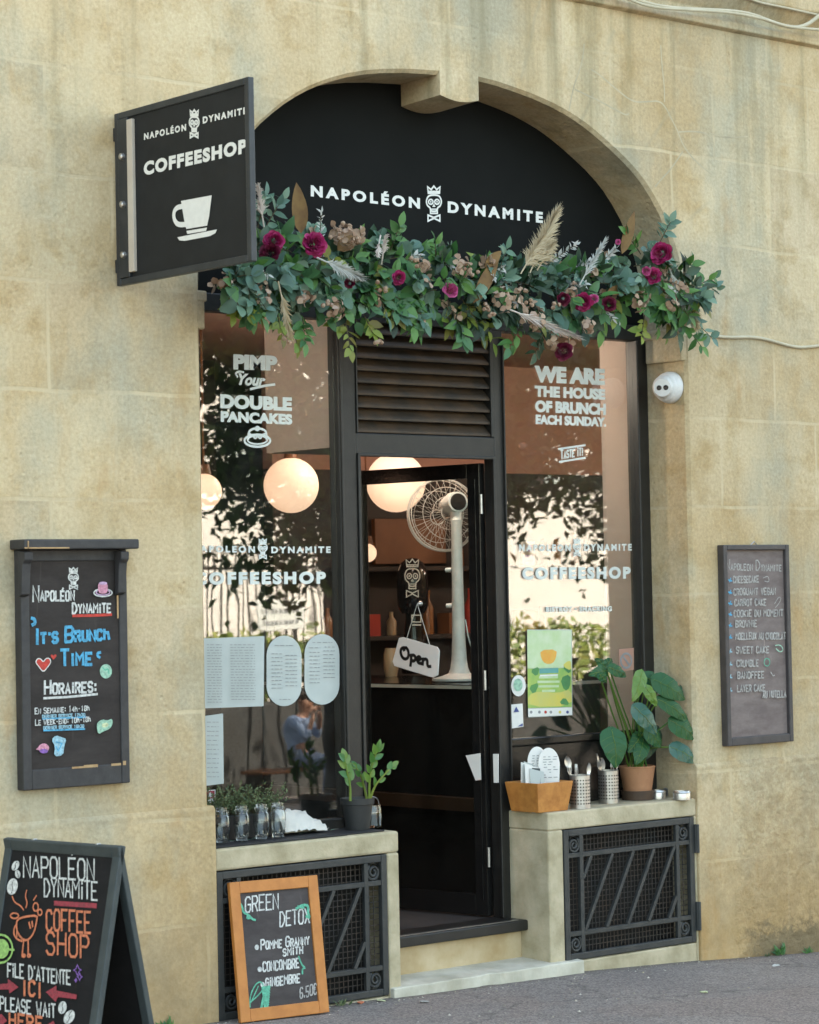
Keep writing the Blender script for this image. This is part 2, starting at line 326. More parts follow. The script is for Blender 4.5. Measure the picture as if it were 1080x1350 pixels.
M['leafgreen'] = mat('fresh_green_leaf', (.05, .15, .03), .5, island=[(.03, .10, .028), (.06, .17, .04), (.11, .24, .05), (.04, .12, .05), (.08, .20, .07)], sub=.22)
M['eucalyptus'] = mat('eucalyptus_leaf', (.1, .18, .14), .6, island=[(.05, .115, .075), (.10, .20, .13), (.19, .29, .205), (.075, .165, .125), (.13, .23, .19)], sub=.18)
M['darkleaf'] = mat('dark_leaf', (.02, .05, .025), .5, island=[(.014, .036, .018), (.026, .06, .026), (.04, .085, .042)], sub=.15)
M['yellowleaf'] = mat('yellow_green_leaf', (.2, .26, .04), .5, island=[(.15, .24, .035), (.24, .30, .05), (.20, .17, .04)], sub=.3)
M['dried'] = mat('dried_petals', (.4, .28, .18), .8, island=[(.34, .22, .14), (.46, .34, .24), (.26, .15, .085), (.50, .38, .30)], sub=.2)
M['dusty'] = mat('dusty_white_sprig', (.5, .52, .48), .8, island=[(.40, .43, .40), (.54, .56, .52), (.48, .46, .42)], sub=.2)
M['pampas'] = mat('pampas_straw', (.52, .43, .28), .9, island=[(.50, .40, .25), (.62, .54, .38), (.42, .32, .18)], sub=.25)
M['pinkplume'] = mat('pale_plume', (.62, .55, .48), .9, island=[(.62, .54, .48), (.70, .64, .58)], sub=.25)
M['brownleaf'] = mat('brown_velvet_leaf', (.13, .065, .018), .7, col2=(.20, .115, .03), scale=18, sub=.1)
M['rose'] = mat('magenta_petal', (.40, .02, .13), .6, island=[(.34, .012, .085), (.46, .03, .17), (.25, .01, .06), (.52, .07, .24)], sub=.15)
M['rosepink'] = mat('pink_petal', (.6, .1, .3), .6, island=[(.58, .085, .27), (.64, .16, .36), (.48, .05, .2)], sub=.15)
M['rosedark'] = mat('burgundy_petal', (.12, .008, .03), .6, island=[(.10, .006, .022), (.17, .01, .045), (.07, .005, .018)], sub=.1)
M['stem'] = mat('brown_green_stem', (.09, .075, .035), .8, col2=(.06, .05, .025), scale=20)
M['monstera'] = mat('monstera_leaf', (.02, .09, .03), .42, island=[(.014, .075, .024), (.024, .105, .032), (.018, .085, .036)], sub=.2, spec=.35)
M['monblue'] = mat('monstera_leaf_sheen', (.06, .15, .12), .3, island=[(.03, .105, .075), (.04, .125, .09)], sub=.15)
M['herb'] = mat('herb_leaf', (.11, .15, .06), .6, island=[(.09, .13, .05), (.15, .19, .08), (.06, .10, .04)], sub=.25)
M['zz'] = mat('glossy_zz_leaf', (.06, .17, .03), .3, island=[(.04, .15, .03), (.11, .22, .03), (.15, .24, .05)], sub=.2)
M['treeleaf'] = mat('tree_leaf', (.04, .09, .02), .55, island=[(.04, .085, .025), (.07, .14, .03), (.10, .18, .045)], sub=.4)
M['hedgeleaf'] = mat('hedge_leaf', (.14, .20, .03), .55, island=[(.12, .19, .03), (.22, .27, .05), (.30, .30, .07), (.08, .14, .03)], sub=.25)
M['bark'] = mat('tree_bark', (.06, .05, .04), .9, col2=(.03, .026, .022), scale=9, bmp=.8, bscale=20, bdist=.03)
M['palerender'] = mat('pale_plaster', (.70, .65, .60), .9, col2=(.64, .59, .54), scale=1.5)
M['shadestone'] = mat('shade_toned_low_wall', (.05, .047, .043), .9, col2=(.035, .033, .03), scale=4)  # shade on the sunlit low wall is put into this dark colour

# ---------------------------------------------------------------- mesh helpers
class MB:
    def __init__(s): s.v = []; s.f = []
    def add(s, vs, fs):
        o = len(s.v); s.v += [tuple(v) for v in vs]; s.f += [tuple(i+o for i in f) for f in fs]; return s
    def box(s, x0, x1, y0, y1, z0, z1, m=None):
        vs = [V((x, y, z)) for z in (z0, z1) for y in (y0, y1) for x in (x0, x1)]
        if m: vs = [m @ v for v in vs]
        return s.add(vs, [(0, 2, 3, 1), (4, 5, 7, 6), (0, 1, 5, 4), (2, 6, 7, 3), (0, 4, 6, 2), (1, 3, 7, 5)])
    def hexa(s, b, t):      # two quads of four points, bottom and top
        return s.add(list(b)+list(t), [(3, 2, 1, 0), (4, 5, 6, 7)]+[(i, (i+1) % 4, (i+1) % 4+4, i+4) for i in range(4)])
    def tube(s, pts, r, n=8, cap=True):
        pts = [V(p) for p in pts]; k = len(pts)
        rs = r if isinstance(r, (list, tuple)) else [r]*k
        o = len(s.v); a = None
        for i, p in enumerate(pts):
            t = (pts[min(i+1, k-1)]-pts[max(i-1, 0)])
            if t.length < 1e-9: t = V((0, 0, 1))
            t.normalize()
            if a is None:
                a = t.orthogonal().normalized()
            else:
                a = a - t*a.dot(t)
                if a.length < 1e-6: a = t.orthogonal()
                a.normalize()
            b = t.cross(a)
            for j in range(n):
                q = 2*math.pi*j/n
                s.v.append(tuple(p+(a*math.cos(q)+b*math.sin(q))*rs[i]))
        for i in range(k-1):
            for j in range(n):
                s.f.append((o+i*n+j, o+i*n+(j+1) % n, o+(i+1)*n+(j+1) % n, o+(i+1)*n+j))
        if cap:
            s.f.append(tuple(o+j for j in reversed(range(n)))); s.f.append(tuple(o+(k-1)*n+j for j in range(n)))
        return s
    def lathe(s, prof, c, axis=(0, 0, 1), n=28):
        ax = V(axis).normalized(); a = ax.orthogonal().normalized(); b = ax.cross(a); o = len(s.v); c = V(c)
        for (r, h) in prof:
            for j in range(n):
                q = 2*math.pi*j/n; s.v.append(tuple(c+ax*h+(a*math.cos(q)+b*math.sin(q))*max(r, 1e-4)))
        for i in range(len(prof)-1):
            for j in range(n):
                s.f.append((o+i*n+j, o+i*n+(j+1) % n, o+(i+1)*n+(j+1) % n, o+(i+1)*n+j))
        return s
    def prism(s, poly, off):   # polygon of 3D points, thickened by the vector off
        n = len(poly); off = V(off); vs = [V(p) for p in poly]
        return s.add(vs+[v+off for v in vs], [tuple(range(n)), tuple(reversed(range(n, 2*n)))]+[(i, i+n, (i+1) % n+n, (i+1) % n) for i in range(n)])
    def build(s, name, m, parent=None, smooth=False, bevel=0, seg=2, angle=40):
        me = bpy.data.meshes.new(name); me.from_pydata(s.v, [], s.f); me.update()
        bm = bmesh.new(); bm.from_mesh(me); bmesh.ops.recalc_face_normals(bm, faces=bm.faces); bm.to_mesh(me); bm.free()
        return link(name, me, m, parent, smooth, bevel, seg, angle)
    def raw(s, name, m, parent=None, smooth=False):
        me = bpy.data.meshes.new(name); me.from_pydata(s.v, [], s.f); me.update()
        return link(name, me, m, parent, smooth, 0, 1, 40)

def link(name, me, m, parent, smooth, bevel=0, seg=2, angle=40):
    o = bpy.data.objects.new(name, me); C.objects.link(o)
    if m is not None: me.materials.append(M[m] if isinstance(m, str) else m)
    if smooth:
        me.polygons.foreach_set('use_smooth', [True]*len(me.polygons))
        try: me.set_sharp_from_angle(angle=rad(angle))
        except Exception: pass
    if bevel:
        b = o.modifiers.new('bevel', 'BEVEL'); b.width = bevel; b.segments = seg; b.limit_method = 'ANGLE'; b.angle_limit = rad(35)
    if parent: par(o, parent)
    return o
def par(o, p):
    o.parent = p; o.matrix_parent_inverse = wm(p).inverted()
def wm(p):
    m = p.matrix_basis.copy()
    while p.parent: m = (p.parent.matrix_basis @ p.matrix_parent_inverse) @ m; p = p.parent
    return m
def thing(name, loc, label, cat, group=None):
    o = bpy.data.objects.new(name, None); C.objects.link(o); o.location = loc; o.empty_display_size = .1
    return tag(o, label, cat, group)
def tag(o, label, cat, group=None):
    o['label'] = label; o['category'] = cat
    if group: o['group'] = group
    return o
def struct(o): o['kind'] = 'structure'; return o
def dup(root, delta, label, rotz=0):
    r = root.copy(); C.objects.link(r); r.location = V(root.location)+V(delta); r.rotation_euler = (0, 0, rotz); r['label'] = label
    def rec(a, b):
        for ch in list(a.children):
            c = ch.copy(); C.objects.link(c); c.parent = b; c.matrix_parent_inverse = ch.matrix_parent_inverse.copy(); rec(ch, c)
    rec(root, r); return r

# ---------------------------------------------------------------- lettering
GL = dict(A="002640 1232", B="0006 063645443303 3342413000", C="4536160501103041", D="0006 062644422000",
 E="46060040 0333", F="460600 0333", G="45361605011030414323", H="0006 4046 0343", I="2026", J="4641301001", K="0006 460340", L="060040", M="0006234640",
 N="00064046", O="100105163645413010", P="00063645443303", Q="100105163645413010 2240", R="00063645443303 2340", S="453616050413334241301001", T="0646 2620",
 U="060110304146", V="062046", W="0610233046", X="0046 0640", Y="062346 2320", Z="06460040", i="2024 2526", h="0006 04143440",
 b="0006 041434333010")
GL.update({'0': "100105163645413010", '1': "152620", '2': "05163645440040", '3': "0516364544334241301001", '4': "30360242", '5': "460603334241301001",
 '6': "453616050110304142331302", '7': "064610", '8': "1304051636454433130201103041423313", '9': "4333130405163645413010", ':': "2122 2425", '.': "2021", ',': "2110",
 "'": "2625", '-': "1333", '!': "2622 2120", '€': "4536160501103041 0323 0424", '&': "4013041526351201103"+"0", '"': "1615 3635"})
GL['É'] = GL['E']+" 2738"
def glyphs(text, gap=.35, bigcap=0, jit=.04):
    """handwritten capitals as polylines in a unit box (width 1, capital height 1)"""
    x = 0; out = []; prev = ' '
    for ch in text:
        if ch == ' ': x += .6; prev = ch; continue
        sc = bigcap if (bigcap and prev == ' ') else 1
        w = .25 if ch in "I.,:'i!" else .6
        if ch in 'MW': w = .72
        k = w/4*sc*.9; ox = x-(.25 if ch in "I.,:'i!" else 0)*0
        ja, jb = R.uniform(-jit, jit), R.uniform(-jit, jit)
        for st in GL.get(ch, '0040').split():
            pts = []
            for i in range(0, len(st), 2):
                gx, gy = int(st[i]), int(st[i+1])
                if ch in "I.,:'i!": gx = (gx-2)*.6+2 if ch != 'I' else 2
                pts.append((ox+gx*k+jb*gy/6*.5, (gy/6+ja)*sc))
            out.append(pts)
        x += w*sc+gap*.6; prev = ch
    w = x-gap*.6
    return [[(px/w, py) for px, py in st] for st in out]

def frame(pl, a, b, h):
    """local axes on the plane pl: baseline from pixel a to pixel b, capital height h pixels"""
    A = pl(*a); B = pl(*b); T = pl(a[0], a[1]-h)
    return A, B-A, T-A
def ribbon(mb, pts, r, n, lift=0):
    """flat mitred ribbon along 3D points, lying on the plane with normal n"""
    pts = [V(p) for p in pts]; k = len(pts)
    if k < 2: return
    closed = (pts[0]-pts[-1]).length < 1e-6 and k > 3
    L, Rr = [], []
    for i in range(k):
        if closed: d0 = pts[i]-pts[i-1 if i > 0 else k-2]; d1 = pts[(i+1) if i < k-1 else 1]-pts[i]
        else: d0 = pts[i]-pts[i-1] if i > 0 else pts[1]-pts[0]; d1 = pts[i+1]-pts[i] if i < k-1 else d0
        if d0.length < 1e-9: d0 = d1
        if d1.length < 1e-9: d1 = d0
        d0 = d0.normalized(); d1 = d1.normalized()
        t = d0+d1
        t = t.normalized() if t.length > .3 else d1
        sd = n.cross(t); sc = 1/max(.6, sd.dot(n.cross(d1)))
        p = pts[i]+n*lift
        if not closed and i == 0: p = p-d1*r*.5
        if not closed and i == k-1: p = p+d0*r*.5
        L.append(p+sd*r*sc); Rr.append(p-sd*r*sc)
    o = len(mb.v)
    mb.v += [tuple(p) for q in zip(L, Rr) for p in q]
    mb.f += [(o+2*i, o+2*i+1, o+2*i+3, o+2*i+2) for i in range(k-1)]
def smooth_pts(p, it=2, closed=False):
    for _ in range(it):
        q = [] if closed else [p[0]]
        m = len(p)
        for i in range(m if closed else m-1):
            a, b = p[i], p[(i+1) % m]
            q += [tuple(.75*u+.25*w for u, w in zip(a, b)), tuple(.25*u+.75*w for u, w in zip(a, b))]
        if not closed: q.append(p[-1])
        p = q
    return p+[p[0]] if closed else p
class Ink:
    """collects lettering per colour on one surface, then makes one mesh per colour"""
    def __init__(s, pl, n, lift=.003): s.pl = pl; s.n = V(n).normalized(); s.lift = lift; s.mb = {}; s.k = 0; s.own = []; s.cur = None
    def m(s, c):
        if s.cur: return s.cur[2]
        return s.mb.setdefault(c, MB())
    def begin(s, name, c): s.cur = (name, c, MB()); s.own.append(s.cur)
    def end(s): s.cur = None
    def strokes(s, c, lines, a, b, h, r):
        A, U, T = frame(s.pl, a, b, h)
        for st in lines:
            s.k += 1
            ribbon(s.m(c), [A+U*x+T*y for x, y in st], r, s.n, s.lift+s.k*.00005)
    def hand(s, c, text, a, b, h, r=.004, bigcap=0, gap=.35):
        s.begin('lettering', c); s.strokes(c, glyphs(text, gap, bigcap), a, b, h, r); s.end()
    def px(s, c, pts, r, it=0, closed=False):
        if it: pts = smooth_pts(pts, it, closed)
        elif closed: pts = list(pts)+[pts[0]]
        s.k += 1; ribbon(s.m(c), [s.pl(*p) for p in pts], r, s.n, s.lift+s.k*.00005)
    def fill(s, c, pts, it=0, up=0):
        if it: pts = smooth_pts(list(pts), it, True)[:-1]
        s.k += 1; o = [s.pl(*p)+s.n*(s.lift+s.k*.00005) for p in pts]
        s.m(c).add(o, [tuple(range(len(o)))])
    def disc(s, c, x, y, rx, ry, n=18, up=0, rot=0):
        q = [(math.cos(2*math.pi*i/n)*rx, math.sin(2*math.pi*i/n)*ry) for i in range(n)]
        s.fill(c, [(x+a*math.cos(rot)-b*math.sin(rot), y+a*math.sin(rot)+b*math.cos(rot)) for a, b in q], up=up)
    def ring(s, c, x, y, rx, ry, r, n=20):
        s.px(c, [(x+math.cos(2*math.pi*i/n)*rx, y+math.sin(2*math.pi*i/n)*ry) for i in range(n)], r, closed=True)
    def type(s, c, text, a, b, h, bold=.02, spacing=1.0, shear=0):
        A, U, T = frame(s.pl, a, b, h)
        vs, fs = font_mesh(text, min(bold, .05), spacing, shear)
        s.k += 1; l = s.lift+s.k*.00005
        s.begin('lettering', c)
        for ex, ey in (((0, 0),) if bold <= .055 else ((0, 0), (-1, -.6), (1, .6), (1, -.6), (-1, .6))):   # heavy type
            q = (bold-.05)*T.length/U.length*.9
            s.m(c).add([A+U*(x+ex*q)+T*(y+ey*(bold-.05))+s.n*l for x, y in vs], fs); s.k += 1; l += .00005
        s.end()
    def emblem(s, c, x0, x1, y0, y1, r):
        """crowned skull with a bow, drawn in outline inside a pixel box"""
        def P(u, v): return (x0+(x1-x0)*u, y0+(y1-y0)*v)
        s.begin('emblem', c)
        s.px(c, [P(u, v) for u, v in ((.14, .20), (.10, .02), (.32, .10), (.5, .0), (.68, .10), (.90, .02), (.86, .20))], r, closed=True)
        s.px(c, [P(.14, .155), P(.86, .155)], r)
        s.px(c, [P(u, v) for u, v in ((.5, .25), (.85, .27), (1.0, .42), (.93, .56), (.72, .62), (.72, .72), (.28, .72), (.28, .62), (.07, .56), (.0, .42), (.15, .27))], r, 2, True)
        for u in (.30, .70):
            s.px(c, [P(u+math.cos(t)*.15, .45+math.sin(t)*.07) for t in [i*math.pi/5 for i in range(10)]], r*.9, closed=True)
            s.disc(c, *P(u, .45), (x1-x0)*.05, (y1-y0)*.026, 8)
        s.px(c, [P(.5, .53), P(.44, .58), P(.56, .58)], r*.7, closed=True)
        s.px(c, [P(.30, .66), P(.70, .66)], r*.7)
        s.px(c, [P(.28, .72), P(.28, .78), P(.72, .78), P(.72, .72)], r*.9)
        s.px(c, [P(u, v) for u, v in ((.5, .90), (.12, .83), (.12, 1.0), (.5, .92), (.88, 1.0), (.88, .83))], r, closed=True); s.end()
    def done(s, parent, name='lettering', mats=CH):
        out = []
        for c, mb in s.mb.items():
            out.append(mb.raw(name, mats[c] if c in mats else M[c], parent))
        for nm, c, mb in s.own: out.append(mb.raw(nm, mats[c] if c in mats else M[c], parent))
        return out
_fc = {}
def font_mesh(text, bold, spacing, shear):
    key = (text, bold, spacing, shear)
    if key in _fc: return _fc[key]
    cu_ = bpy.data.curves.new('type', 'FONT'); cu_.body = text; cu_.size = 1; cu_.offset = bold; cu_.space_character = spacing; cu_.shear = shear
    cu_.resolution_u = 4; cu_.fill_mode = 'FRONT'
    o = bpy.data.objects.new('type', cu_); C.objects.link(o)
    dg = bpy.context.evaluated_depsgraph_get(); me = o.evaluated_get(dg).to_mesh()
    vs = [(v.co.x, v.co.y) for v in me.vertices]; fs = [tuple(p.vertices) for p in me.polygons]
    bpy.data.objects.remove(o); bpy.data.curves.remove(cu_)
    xs = [v[0] for v in vs]; x0, x1 = min(xs), max(xs)
    # capital height of a plain letter keeps accents above the box
    cap = .729*1.0 + bold
    vs = [((x-x0)/(x1-x0), (y+bold)/(cap+bold)) for x, y in vs]
    _fc[key] = (vs, fs); return vs, fs

# ---------------------------------------------------------------- ground
GX = [(-60, .5), (-12, .16), (-3, .05), (-1.09, .012), (1.2, -.022), (2, -.058), (3.1, -.122), (4.5, -.22), (7, -.36), (12, -.45), (70, -.6)]
def gz(x):
    for (a, za), (b, zb) in zip(GX, GX[1:]):
        if a <= x <= b: return za+(zb-za)*(x-a)/(b-a)
    return GX[-1][1]
def sheet(y0, y1, dz, name, m, ny=6):
    mb = MB(); xs = []
    for (a, _), (b, _) in zip(GX, GX[1:]):
        k = max(1, int(min(8, (b-a)/.5))); xs += [a+(b-a)*i/k for i in range(k)]
    xs.append(70); n = len(xs)
    ys = [y0+(y1-y0)*i/ny for i in range(ny+1)]
    for y in ys:
        for x in xs: mb.v.append((x, y, gz(x)+dz+.012*max(-4.6, min(0, y))))
    for j in range(ny):
        for i in range(n-1): mb.f.append((j*n+i, j*n+i+1, (j+1)*n+i+1, (j+1)*n+i))
    return struct(mb.raw(name, m))
sheet(-60, 60, -.16, 'ground', 'road', 30)
sheet(-4.5, .35, 0, 'pavement', 'pave', 20)
sheet(-10.2, -4.62, -.12, 'road', 'road', 6)
sheet(-14.5, -10.3, -.02, 'far_pavement', 'pave', 6)
mb = MB()
for a, b in ((-4.62, -4.5), (-10.32, -10.2)):
    for i in range(30):
        x0 = -14+i*1.1; z = gz(x0)-.05; mb.box(x0, x0+1.09, a, b, z-.2, z+.012+(0 if a > -6 else -.04))
struct(mb.build('kerb', 'sill', None, bevel=.015))

# ---------------------------------------------------------------- the stone building
XL, XR = -1.105, 2.065            # door opening between the jambs
ARCH = [(-1.105, 3.275), (-1.10, 3.42), (-1.06, 3.60), (-.98, 3.78), (-.87, 3.94), (-.771, 4.05), (-.628, 4.165), (-.491, 4.25), (-.354, 4.312), (-.168, 4.372), (.069, 4.415),
        (.362, 4.438), (.49, 4.441), (.612, 4.440), (.80, 4.425), (1.077, 4.379), (1.258, 4.327), (1.376, 4.279), (1.528, 4.200), (1.686, 4.105), (1.81, 4.0), (1.934, 3.84), (2.03, 3.62), (2.06, 3.42), (2.065, 3.275)]
ARCH = smooth_pts(ARCH, 1)
TOPZ = 18.0
bld = thing('stone_building', (.48, .3, 0), 'weathered yellow limestone building front with a wide arched shop opening', 'building')
mb = MB(); ch = .018
prof = [(XL, -.6)]+ARCH+[(XR, -.6)]
cxm, czm = .48, 2.4
def inset(p, d):   # outward offset of the opening outline for the worn edge
    x, z = p
    if z <= 3.275: return (x-d if x < cxm else x+d, z)
    v = V((x-cxm, z-2.7)); v.normalize(); return (x+v.x*d, z+v.y*d)
outer = [inset(p, ch) for p in prof]
n = len(prof)
o = len(mb.v)
for (x, z) in outer: mb.v.append((x, 0, z))
for (x, z) in prof: mb.v.append((x, ch, z))
for (x, z) in prof: mb.v.append((x, .44, z))
for i in range(n-1):
    mb.f.append((i, i+1, n+i+1, n+i)); mb.f.append((n+i, n+i+1, 2*n+i+1, 2*n+i))
tops = len(mb.v)
for (x, z) in outer: mb.v.append((x, 0, TOPZ))
for i in range(n-1):
    mb.f.append((i, tops+i, tops+i+1, i+1))
x0, x1 = outer[0][0], outer[-1][0]
def quad(a, b, c, d): mb.add([a, b, c, d], [(0, 1, 2, 3)])
quad((-9, 0, -.8), (x0, 0, -.8), (x0, 0, TOPZ), (-9, 0, TOPZ)); quad((x1, 0, -.8), (15, 0, -.8), (15, 0, TOPZ), (x1, 0, TOPZ))
quad((-9, 0, TOPZ), (15, 0, TOPZ), (15, 7, TOPZ), (-9, 7, TOPZ)); quad((-9, 7, -.8), (-9, 7, TOPZ), (15, 7, TOPZ), (15, 7, -.8))
quad((-9, 0, -.8), (-9, 0, TOPZ), (-9, 7, TOPZ), (-9, 7, -.8)); quad((15, 0, -.8), (15, 7, -.8), (15, 7, TOPZ), (15, 0, TOPZ))
# inner face of the front wall
quad((-9, .44, -.8), (-9, .44, TOPZ), (XL, .44, TOPZ), (XL, .44, -.8)); quad((XR, .44, -.8), (XR, .44, TOPZ), (15, .44, TOPZ), (15, .44, -.8))
for (a, za), (b, zb) in zip(prof[1:-1], prof[2:-1]): quad((a, .44, za), (a, .44, TOPZ), (b, .44, TOPZ), (b, .44, zb))
mb.raw('wall', 'stone', bld)
# plinth, standing a little proud of the wall
mb = MB()
for a, b in ((-9, -1.078), (2.062, 15)):
    mb.add([(a, -.012, -.8), (b, -.012, -.8), (b, -.012, .955), (a, -.012, .955), (a, .0, .972), (b, .0, .972), (a, .2, -.8), (b, .2, -.8), (a, .2, .972), (b, .2, .972)],
           [(0, 1, 2, 3), (3, 2, 5, 4), (4, 5, 9, 8)] + ([(1, 7, 9, 5, 2)] if a < 0 else [(0, 3, 4, 8, 6)]))
mb.build('plinth', 'stone_low', bld, bevel=.006)
# open mortar joints between the wedge stones
JN = lambda x, y: at(x, y, 0)
for k_, ln in enumerate(([(780, 92), (790, 98), (814, 119), (835, 135), (854, 134), (870, 133), (878, 142), (886, 158), (894, 174), (901, 193), (917, 213), (938, 230)], [(758, 118), (775, 126), (790, 133), (810, 144), (825, 152), (829, 150)],
         [(895, 174), (915, 173), (933, 176), (942, 189), (942, 206)], [(864, 246), (872, 236), (882, 226), (892, 212), (900, 200)], [(871, 60), (873, 90), (876, 115), (876, 134)], [(750, 146), (753, 130), (756, 115), (762, 98), (768, 80), (770, 58)], [(936, 176), (960, 182), (985, 180)])):
    mj = MB(); ribbon(mj, [JN(*p) for p in smooth_pts(ln, 2)], .0042, V((0, -1, 0)), .0006+.0001*k_); mj.raw('mortar_joint', 'joint', bld)
# keystone under the crown of the arch
mb = MB()
kx0, kx1 = .358, .612
for i in range(8):
    t0, t1 = i/8, (i+1)/8
    za, zb = [4.335-.02*math.sin(math.pi*t) for t in (t0, t1)]
    xa, xb = kx0+(kx1-kx0)*t0, kx0+(kx1-kx0)*t1
    mb.add([(xa, -.004, za), (xb, -.004, zb), (xb, .29, zb-.01), (xa, .29, za-.01), (xa, -.004, 4.47), (xb, -.004, 4.47), (xb, .29, 4.5), (xa, .29, 4.5)],
           [(0, 1, 2, 3), (0, 4, 5, 1), (3, 2, 6, 7)] + ([(0, 3, 7, 4)] if i == 0 else []) + ([(1, 5, 6, 2)] if i == 7 else []))
mb.build('keystone', 'stone_plain', bld)
for sx, x in ((1, XL), (-1, XR)):
    mb = MB(); a, b = sorted((x-.02*sx, x+.03*sx)); mb.box(a, b, .006, .27, 3.11, 3.27)
    a, b = sorted((x-.02*sx, x+.042*sx)); mb.box(a, b, .003, .272, 3.235, 3.285)
    mb.build('impost', 'stone_plain', bld, bevel=.008)
# string course along the top, with two lips
mb = MB()
mb.add([(x, y, z) for x in (-9, 15) for y, z in ((.02, 4.915), (-.035, 4.93), (-.035, 4.965), (-.012, 4.985), (-.012, 5.02), (-.085, 5.10), (-.09, 5.19), (.02, 5.25))],
       [(i, i+1, i+9, i+8) for i in range(7)])
mb.build('string_course', 'stone_plain', bld, bevel=.006)
# low walls under the windows, with a recess behind each grille
def ledge(x0, x1, hx0, hx1, hz0, hz1, top):
    mb = MB(); zb = -.3; yb = .36
    mb.box(x0, x1, .002, yb, hz1, top)
    if hx0 > x0+.005: mb.box(x0, hx0, .002, yb, zb, hz1)
    if hx1 < x1-.005: mb.box(hx1, x1, .002, yb, zb, hz1)
    mb.box(hx0, hx1, .002, yb, zb, hz0)
    r = mb.build('window_ledge', 'sill', bld, bevel=.012)
    mb = MB(); mb.box(hx0-.01, hx1+.01, .17, .2, hz0-.02, hz1+.02); mb.build('vent_recess', 'void', bld)
ledge(-1.078, .003, -1.074, -.072, .006, .676, .776)
ledge(.982, 2.064, 1.084, 2.046, .034, .699, .79)
mb = MB(); mb.box(.0, .985, .213, .4, -.2, .19); mb.build('riser', 'riser', bld, bevel=.01)
# worn doorstep slab, chipped front edge
mb = MB(); xs = [-.066+i*(1.236)/26 for i in range(27)]; top = []; bot = []
for i, x in enumerate(xs):
    y = -.022-.02*(i/26)+R.uniform(-.004, .004)+(.02 if 12 <= i <= 13 else 0)
    top.append((x, y, .042+R.uniform(-.002, .002))); bot.append((x, y-.004, gz(x)-.06))
tb = [(x, .3, .058) for x in xs]
o = 0; k = 27; mb.v += top+bot+tb
for i in range(26): mb.f += [(i, i+1, k+i+1, k+i), (2*k+i, 2*k+i+1, i+1, i)]
mb.f += [(0, k, 2*k), (k-1, 3*k-1, 2*k-1)]
mb.build('doorstep', 'step', bld, bevel=.006)

# ---------------------------------------------------------------- black timber shopfront
YF = .30
shop = thing('shopfront', (.48, .33, .78), 'black timber shopfront with arched name board, louvre panel and two tall windows', 'shopfront')
# arched name board: the plane sits at YF, cut to the arch
mb = MB(); pts = [(x, z) for x, z in ARCH if z > 3.3]
poly = [(XL+.0, YF, 3.3)]+[(x, YF, z) for x, z in pts]+[(XR, YF, 3.3)]
mb.prism(poly, (0, .04, 0)); fas = mb.build('name_board', 'fascia', shop)
ink = Ink(lambda x, y: at(x, y, YF), (0, -1, 0), .002)
WM = {'white': M['white'], 'vinyl': M['vinyl']}
ink.type('white', 'NAPOLÉON', (409.5, 258.8), (553.5, 275.4), 15.6, .05, 1.45)
ink.type('white', 'DYNAMITE', (590, 280.2), (715.5, 294.3), 15.9, .05, 1.45)
ink.emblem('white', 561.5, 582, 245.5, 291.5, .0045)
ink.done(fas, 'lettering', WM)
# frame members
def member(name, *b, m='black', bev=.006):
    mb = MB(); mb.box(*b); return mb.build(name, m, shop, bevel=bev)
member('transom', XL, XR, .285, .36, 3.235, 3.32)
for x0, x1 in ((-.082, .026), (.934, 1.004)): 
    member('post', x0, x1, .288, .37, .19, 3.24)
member('post', 1.985, 2.063, .282, .37, .79, 3.24)
member('post', XL, XL+.03, .30, .37, .776, 3.24)
member('lintel', .024, .936, .288, .37, 2.583, 2.69)
# slim inner moulding round the door opening
for b in ((.026, .044, .278, .30, .25, 2.583), (.918, .936, .278, .30, .25, 2.583), (.0261, .9359, .2775, .30, 2.575, 2.592)):
    member('moulding', *b, bev=.004)
member('bead', -.078, -.066, .274, .29, .79, 3.2, bev=.003)
member('bead', .994, 1.003, .274, .29, .79, 3.2, bev=.003)
# louvre panel of sloping slats
lv = MB(); lv.box(.026, .934, .345, .36, 2.69, 3.24); lp = lv.build('louvre_panel', 'void', shop)
mb = MB()
for i in range(9):
    z = 2.705+i*.0605
    mb.add([(.03, .292, z), (.922, .292, z), (.922, .344, z+.052), (.03, .344, z+.052), (.03, .292, z-.012), (.922, .292, z-.012), (.922, .344, z+.040), (.03, .344, z+.040)],
           [(0, 1, 2, 3), (4, 7, 6, 5), (0, 4, 5, 1), (1, 5, 6, 2), (3, 2, 6, 7), (0, 3, 7, 4)])
mb.build('louvre_slats', 'louvre', lp, bevel=.003)
for a, b in ((.912, .932), (.026, .034)):
    mb = MB(); mb.box(a, b, .281, .345, 2.69, 3.235); mb.build('louvre_frame', 'black', lp, bevel=.003)
# stall riser under the right hand window, sill rails
member('stall_riser', 1.005, 1.984, .31, .35, .792, 1.11, m='doorblack')
member('rail', 1.005, 1.984, .298, .355, 1.11, 1.15, m='doorblack')
member('rail', XL+.03, -.083, .30, .355, .777, .83)
